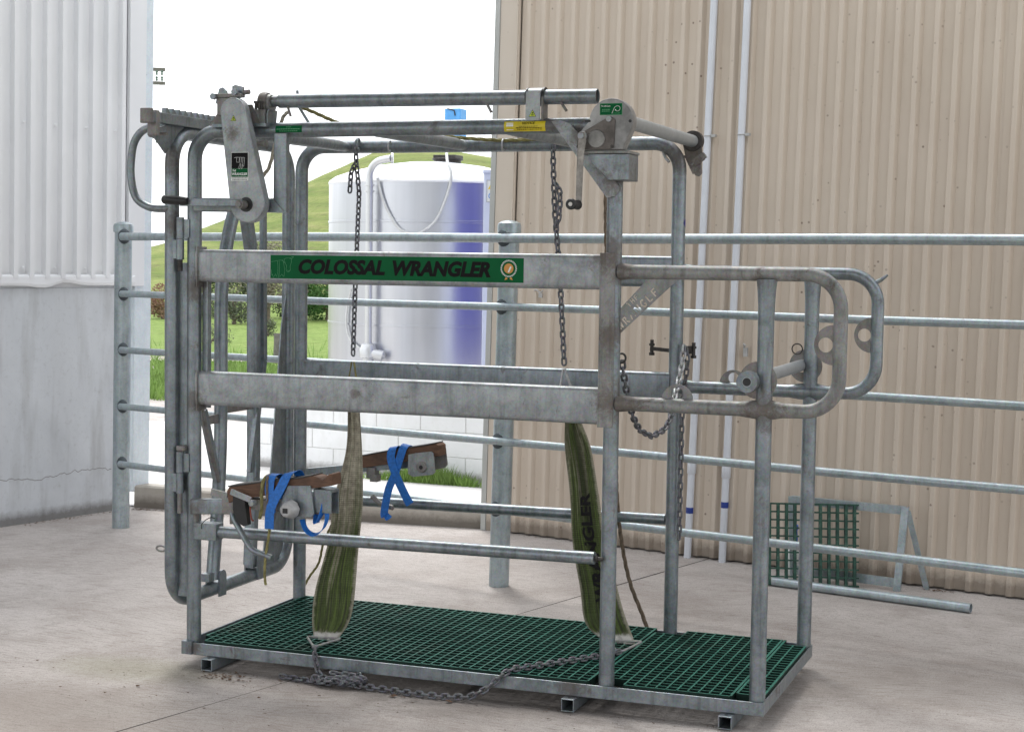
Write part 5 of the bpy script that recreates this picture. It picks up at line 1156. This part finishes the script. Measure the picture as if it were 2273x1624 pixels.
# floor chain joining both slings and falling over the front edge
fc = thing('floor_chain', 'dark chain trailing from the grate over its front edge to a tangle on concrete', 'chain', (.9,-.05,.02))
chain('c', fc, [(1.782,.49,.127),(1.74,.40,.128),(1.68,.31,.128),(1.60,.20,.128),(1.52,.085,.128),(1.475,.02,.130),(1.452,-.012,.112),(1.40,-.04,.060),(1.33,-.055,.022),(1.22,-.062,.014),(1.08,-.062,.014),(.96,-.05,.014),(.86,-.052,.016),(.79,-.045,.024)], .0275, .027, .0075, G_CH)
chain('c', fc, [(.593,.066,.128),(.615,.02,.130),(.628,-.006,.120),(.640,-.018,.09),(.655,-.030,.05),(.685,-.045,.03),(.73,-.05,.022),(.78,-.06,.02)], .0275, .027, .0075, G_CH, 1)
chain('c', fc, [(.485,-.03,.014),(.53,-.035,.014),(.60,-.045,.014),(.67,-.055,.016),(.73,-.065,.018)], .0275, .027, .0075, G_CH, 1)
rnd = random.Random(21)
pile = [(.64+rnd.uniform(0,.22), -.045+rnd.uniform(-.035,.03), .018+abs(rnd.gauss(0,.014))) for k in range(15)]
chain('c', fc, spline(sorted(pile, key=lambda p: p[0]+rnd.uniform(-.05,.05)), 3), .0275, .027, .0075, G_CH, 0, .5)
pile = [(.72+rnd.uniform(-.02,.16), -.045+rnd.uniform(-.02,.02), .03+abs(rnd.gauss(0,.014))) for k in range(10)]
chain('c', fc, spline(pile, 2), .0275, .027, .0075, G_CH, 0, .7)

# rump chain: back post bracket - front lug - back of the middle post, with a tail hanging down
rc = thing('rump_chain', 'chain looped from back to front middle post, passing behind the half moon lug', 'chain', (1.9,.5,1.3))
chain('c', rc, [(1.905,.957,1.372),(1.907,.935,1.309),(1.907,.89,1.244),(1.908,.84,1.200),(1.915,.77,1.151)], .0295, .0275, .0078, G_CHL)
chain('c', rc, [(1.915,.765,1.148),(1.922,.70,1.086),(1.921,.60,1.042),(1.901,.48,1.024),(1.883,.36,1.058),(1.883,.26,1.121),(1.882,.18,1.207),(1.885,.11,1.299),(1.885,.08,1.361)], .0295, .0275, .0078, G_CH, 1)
rt = thing('tail_chain', 'grey chain hanging straight down behind the back middle post', 'chain', (1.90,.98,1.2))
chain('c', rt, [(1.915,.955,1.365),(1.925,.95,1.30),(1.912,.955,1.20),(1.903,.955,1.08),(1.902,.955,.80),(1.901,.955,.515)], .031, .0255, .0072, G_CH)
part('chain_eye', MB().tube([(1.884+.016*math.cos(a), .078+.006*math.cos(a), 1.362+.018*math.sin(a)) for a in [i*PI/8 for i in range(16)]], .0045, 8, closed=True), DARKSTEEL)

# blue straps
def ribbon(name, parent, pts, w, wdir, mat=M_BLUE, th=.0022):
    P_ = spline(pts, 6); mb = MB(); vs = []; n = len(P_)
    for i, p in enumerate(P_):
        t = (P_[min(i+1,n-1)]-P_[max(i-1,0)]).normalized(); wd_ = V(wdir[min(len(wdir)-1, int(i/n*len(wdir)))]) if isinstance(wdir[0], (tuple, V)) else V(wdir)
        wd_ = (wd_ - t*wd_.dot(t)).normalized(); nn_ = t.cross(wd_).normalized()
        vs += [p - wd_*w/2 - nn_*th/2, p + wd_*w/2 - nn_*th/2, p + wd_*w/2 + nn_*th/2, p - wd_*w/2 + nn_*th/2]
    fs = [(i*4+k, i*4+(k+1)%4, (i+1)*4+(k+1)%4, (i+1)*4+k) for i in range(n-1) for k in range(4)] + [(0,1,2,3), (4*n-1,4*n-2,4*n-3,4*n-4)]
    return obj(name, mb.add(vs, fs), mat, parent)
q1 = thing('blue_strap', 'blue webbing strap looped over the front hoof block', 'strap', (.5,-.09,.75), 'blue straps on the hoof blocks')
ribbon('webbing', q1, [(.475,.015,.70),(.475,.012,.80),(.474,-.03,.845),(.472,-.075,.849),(.469,-.093,.836),(.467,-.1,.79),(.478,-.106,.745),(.480,-.108,.70)], .040, (1,0,0))
ribbon('webbing', q1, [(.565,.012,.80),(.560,-.03,.860),(.552,-.075,.862),(.540,-.094,.845),(.520,-.104,.80),(.492,-.112,.745),(.479,-.116,.70),(.476,-.116,.635)], .041, (1,0,.25))
ribbon('webbing', q1, [(.690,-.045,.775),(.698,-.065,.745),(.690,-.080,.700),(.668,-.075,.668),(.660,-.06,.70)], .030, (.3,1,.4))
ribbon('webbing', q1, [(.700,-.06,.735),(.712,-.07,.69),(.700,-.08,.645),(.665,-.085,.620),(.625,-.08,.635),(.600,-.07,.675)], .024, (.2,1,.5))
q2 = thing('blue_strap', 'blue webbing strap crossed over the back hoof block', 'strap', (.6,.89,.8), 'blue straps on the hoof blocks')
ribbon('webbing', q2, [(.560,y1+.09,.82),(.560,y1+.04,.862),(.560,y1-.004,.864),(.556,y1-.018,.82),(.578,y1-.022,.755),(.610,y1-.022,.69),(.640,y1-.02,.635),(.655,y1-.02,.612)], .040, (1,0,.2))
ribbon('webbing', q2, [(.62,y1+.09,.84),(.620,y1+.04,.876),(.615,y1-.004,.872),(.600,y1-.016,.82),(.575,y1-.018,.74),(.548,y1-.018,.68),(.533,y1-.02,.61),(.528,y1-.024,.560),(.540,y1-.03,.548),(.552,y1-.02,.560)], .037, (1,0,-.2))
# ropes
def rope(name, label, pts, r, mat, cat='rope'):
    t = thing(name, label, cat, V(pts[0])); P_ = spline(pts, 8); seg = [0]
    for a, b in zip(P_, P_[1:]): seg.append(seg[-1] + (b-a).length)
    n = max(8, int(seg[-1]/(r*1.1))); Q = []
    j = 0
    for k in range(n+1):
        s = seg[-1]*k/n
        while j < len(seg)-2 and seg[j+1] < s: j += 1
        f = (s-seg[j])/max(1e-9, seg[j+1]-seg[j]); Q.append(P_[j].lerp(P_[j+1], f))
    mb = MB()
    for st in range(3):
        pts_ = []; nrm = (Q[1]-Q[0]).orthogonal().normalized()
        for i, p in enumerate(Q):
            tt = (Q[min(i+1,n)]-Q[max(i-1,0)]).normalized(); nrm = (nrm - tt*nrm.dot(tt)).normalized(); bi = tt.cross(nrm); a = 2*PI*st/3 + i*.42
            pts_.append(p + (nrm*math.cos(a)+bi*math.sin(a))*r*.48)
        mb.tube(pts_, r*.56, 6)
    obj('strands', mb, mat, t); return t
rope('rope', 'brown twisted rope hanging behind the middle post down to the concrete', [(1.70,.45,2.235),(1.705,.42,2.15),(1.712,.40,2.0),(1.714,.42,1.766),(1.70,.55,1.5),(1.66,.72,1.2),(1.625,.90,.90),(1.600,1.01,.70),(1.608,1.06,.50),(1.640,1.10,.30),(1.70,1.12,.14),(1.745,1.13,.010)], .0095, M_ROPE)
rope('rope', 'pale twisted rope lying along the back top rail', [(.38,.12,2.378),(.428,.30,2.348),(.50,.50,2.300),(.60,.65,2.285),(.80,.85,2.276),(.905,.93,2.270),(1.05,.955,2.262),(1.20,.955,2.264),(1.339,.95,2.268),(1.55,.80,2.25),(1.70,.45,2.240)], .0085, M_ROPEY)
rope('rope', 'pale rope curling down behind the gear cover', [(.255,.45,2.36),(.20,.5,2.34),(.175,.5,2.27),(.178,.45,2.18),(.165,.44,2.12),(.135,.45,2.088),(.12,.46,2.08)], .0085, M_ROPEW)
rope('rope', 'thin olive rope hanging beside the back left post to the floor', [(.35,.93,.72),(.28,.98,.60),(.18,1.04,.46),(.118,1.08,.363),(.088,1.09,.263),(.028,1.10,.181),(-.035,1.10,.06),(-.055,1.10,.008)], .006, M_ROPEY)
rope('rope', 'yellow green rope looped over the front hoof block and hanging down', [(.448,-.02,.835),(.446,-.06,.843),(.441,-.096,.832),(.434,-.104,.78),(.440,-.112,.72),(.432,-.115,.672)], .0075, M_ROPEY)
rope('rope', 'worn rope tail hanging from the blue strap to the gate frame', [(.470,-.100,.64),(.468,-.105,.60),(.462,-.11,.55),(.458,-.115,.50),(.456,-.115,.44),(.462,-.115,.405)], .0058, M_ROPEY)
rope('rope', 'brown cord behind the yellow rope on the front hoof block', [(.462,-.02,.84),(.458,-.075,.845),(.456,-.096,.83),(.460,-.104,.77),(.468,-.108,.72)], .006, M_ROPE)

# ------------------------------------------------------------------ litter on the ground
rnd = random.Random(5); mb = MB()
def scrap(x, y, s):
    a = rnd.uniform(0, 6.28); c = V((x,y,.003)); n = 5
    ring = [c + V((math.cos(a+q*1.256)*s*rnd.uniform(.5,1.4), math.sin(a+q*1.256)*s*rnd.uniform(.3,.9), rnd.uniform(0,s*.5))) for q in range(n)]
    mb.add([c+V((0,0,s*.45))] + ring, [(0,k+1,(k+1)%n+1) for k in range(n)])
for k in range(260):
    x = rnd.uniform(-1.8, 4.2); y = rnd.uniform(-2.2, .1); 
    if rnd.random() < .75: x = rnd.gauss(.6, .9); y = rnd.gauss(-.35, .3)
    if y > -.02: y = -.02 - rnd.random()*.2
    scrap(x, y, abs(rnd.gauss(0,.0025))+.0018)
for k in range(90): scrap(.25+rnd.gauss(0,.06), -.09+rnd.gauss(0,.035), rnd.uniform(.003,.010))
for k in range(60): scrap(rnd.uniform(.2,2.3), -.015-abs(rnd.gauss(0,.05)), rnd.uniform(.002,.007))
for x, y, s in ((.02,-.36,.011),(1.06,-.78,.016),(1.02,-.10,.016),(1.26,-.09,.02),(-.25,-.5,.012),(.55,-.33,.009),(1.7,-.17,.011),(1.9,-.3,.010)): scrap(x, y, s)
for k in range(260):
    q = rnd.random(); p = F(-.5+1.1*q*q, .60+.26*q*q-.0, 0); 
    if rnd.random() < .4: p = F(-.53, .55-rnd.random()*.9, 0); 
    scrap(p.x + rnd.gauss(0,.02), p.y - abs(rnd.gauss(0,.025)), rnd.uniform(.003,.009))
for k in range(160):
    p = F(rnd.uniform(2,7.5), 1.40 - abs(rnd.gauss(0,.02)), 0); scrap(p.x, p.y, rnd.uniform(.002,.006))
for k in range(30):
    p = F(4.87+rnd.gauss(0,.04), 1.37+rnd.gauss(0,.015), 0); scrap(p.x, p.y, rnd.uniform(.004,.009))
lt_ = struct(obj('leaf_litter', mb, M_LEAFD, fixn=False), 'stuff'); lt_['label'] = 'dry leaf scraps and grit scattered on the concrete'
